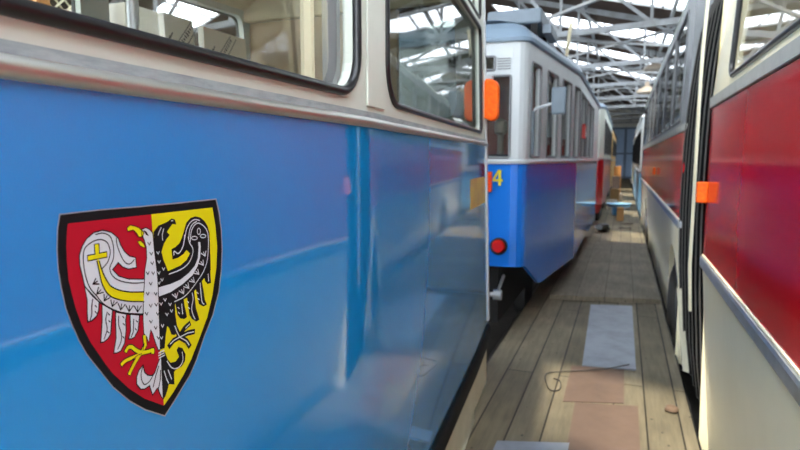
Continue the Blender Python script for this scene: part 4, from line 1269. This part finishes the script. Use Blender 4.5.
for k in range(1, len(e) - 2):
    p0, p1, p2, p3 = [Vector(v) for v in e[k - 1:k + 3]]
    for f in (0, .25, .5, .75): sm.append(.5 * (2 * p1 + (p2 - p0) * f + (2 * p0 - 5 * p1 + 4 * p2 - p3) * f * f + (3 * p1 - p0 - 3 * p2 + p3) * f ** 3))
m = MB().tube(sm + [Vector(wr[-1])], .004, 6)
o = m.build('loose_wire', M['cable'], smooth=True); tag(o, 'dark loose wire curling over the boards left of the pink board', 'wire')
def lump(name, c, r, mt, label, cat, seed, sq=.6, group=None):
    rnd = random.Random(seed); m = MB(); n = 12; R = []
    for a in range(1, 7):
        th = pi * a / 7
        R.append([(c[0] + r[0] * sin(th) * cos(2 * pi * k / n) * rnd.uniform(.8, 1.15), c[1] + r[1] * sin(th) * sin(2 * pi * k / n) * rnd.uniform(.8, 1.15), c[2] + max(0, r[2] * (1 - cos(th)) * rnd.uniform(.9, 1.1))) for k in range(n)])
    rr = m.grid(R, closed_u=True); m.face(rr[0][::-1]); m.face(rr[-1])
    o = m.build(name, mt, smooth=True); tag(o, label, cat, group); return o
lump('crumpled_paper', (.345, 3.88, 0), (.045, .05, .018), M['paper'], 'small crumpled brown paper on the boards near the bus', 'paper', 3)
lump('black_bag', (-.38, 13.3, 0), (.17, .2, .1), M['bag'], 'black plastic bag slumped on the walkway beyond the platform', 'bag', 5)
t = thing('wash_tub', 'pale blue plastic tub with a wide rim, left side of the walkway', 'tub', (-.1, 17.4, 0))
MB().lathe((-.1, 17.4, 0), [(.12, 0), (.15, .02), (.17, .2), (.18, .22), (.16, .22), (.14, .03)], 24).build('tub_body', M['tubdeep'], t, smooth=True)
MB().lathe((-.09, 17.42, .225), [(.2, 0), (.3, .03), (.34, .1), (.35, .11), (.3, .1), (.19, .03)], 28).build('basin', M['tub'], t, smooth=True)
t = thing('cardboard_box', 'upright brown cardboard box on the walkway right of the blue tub', 'box', (-.03, 16.0, 0))
MB().box(-.12, .05, 15.8, 16.1, 0, .34).build('carton', M['carton'], t); MB().box(-.12, .05, 15.65, 15.8, .325, .34).build('flap', M['carton'], t)
rnd = random.Random(9)
spots = [(-.02, 18.6, .16, .12, .1, 'debris', 'dusty grey parcel next to the brown cardboard box', 'dusty_parcel'), (-.3, 19.4, .3, .2, .32, 'cabinet', 'beige crate behind the blue tub', 'crate'),
         (-.25, 21.5, .3, .4, .55, 'carton', 'stacked brown carton behind the beige crate', 'carton_box'), (-.05, 20.6, .2, .3, .12, 'board_white', 'pale flat packet on the floor beyond the cardboard box', 'packet'),
         (-.26, 24.6, .3, .4, .9, 'hardboard', 'tall pinkish case beside the tan rail car', 'case'), (-.12, 23.5, .25, .3, .28, 'debris', 'low dusty box in the middle of the far walkway', 'dusty_box'),
         (-.25, 28, .3, .4, 1.25, 'wood', 'orange brown wooden crate standing on end near the far gate', 'wooden_crate'), (.12, 15.2, .3, .1, .03, 'debris', 'thin scrap slat lying crosswise near the bus wheel', 'scrap_slat'),
         (.08, 14.2, .28, .06, .02, 'cable', 'dark flat bar on the walkway beyond the black bag', 'flat_bar'), (-.28, 26, .2, .3, .6, 'cabinet', 'grey upright box between the wooden crate and the low dusty box', 'grey_box')]
for x, y, w, d, h, mm, lb, nm in spots:
    o = MB().box(x - w / 2, x + w / 2, y - d / 2, y + d / 2, 0, h).build(nm, M[mm], bevel=min(.02, h * .3)); tag(o, lb, nm.split('_')[-1])
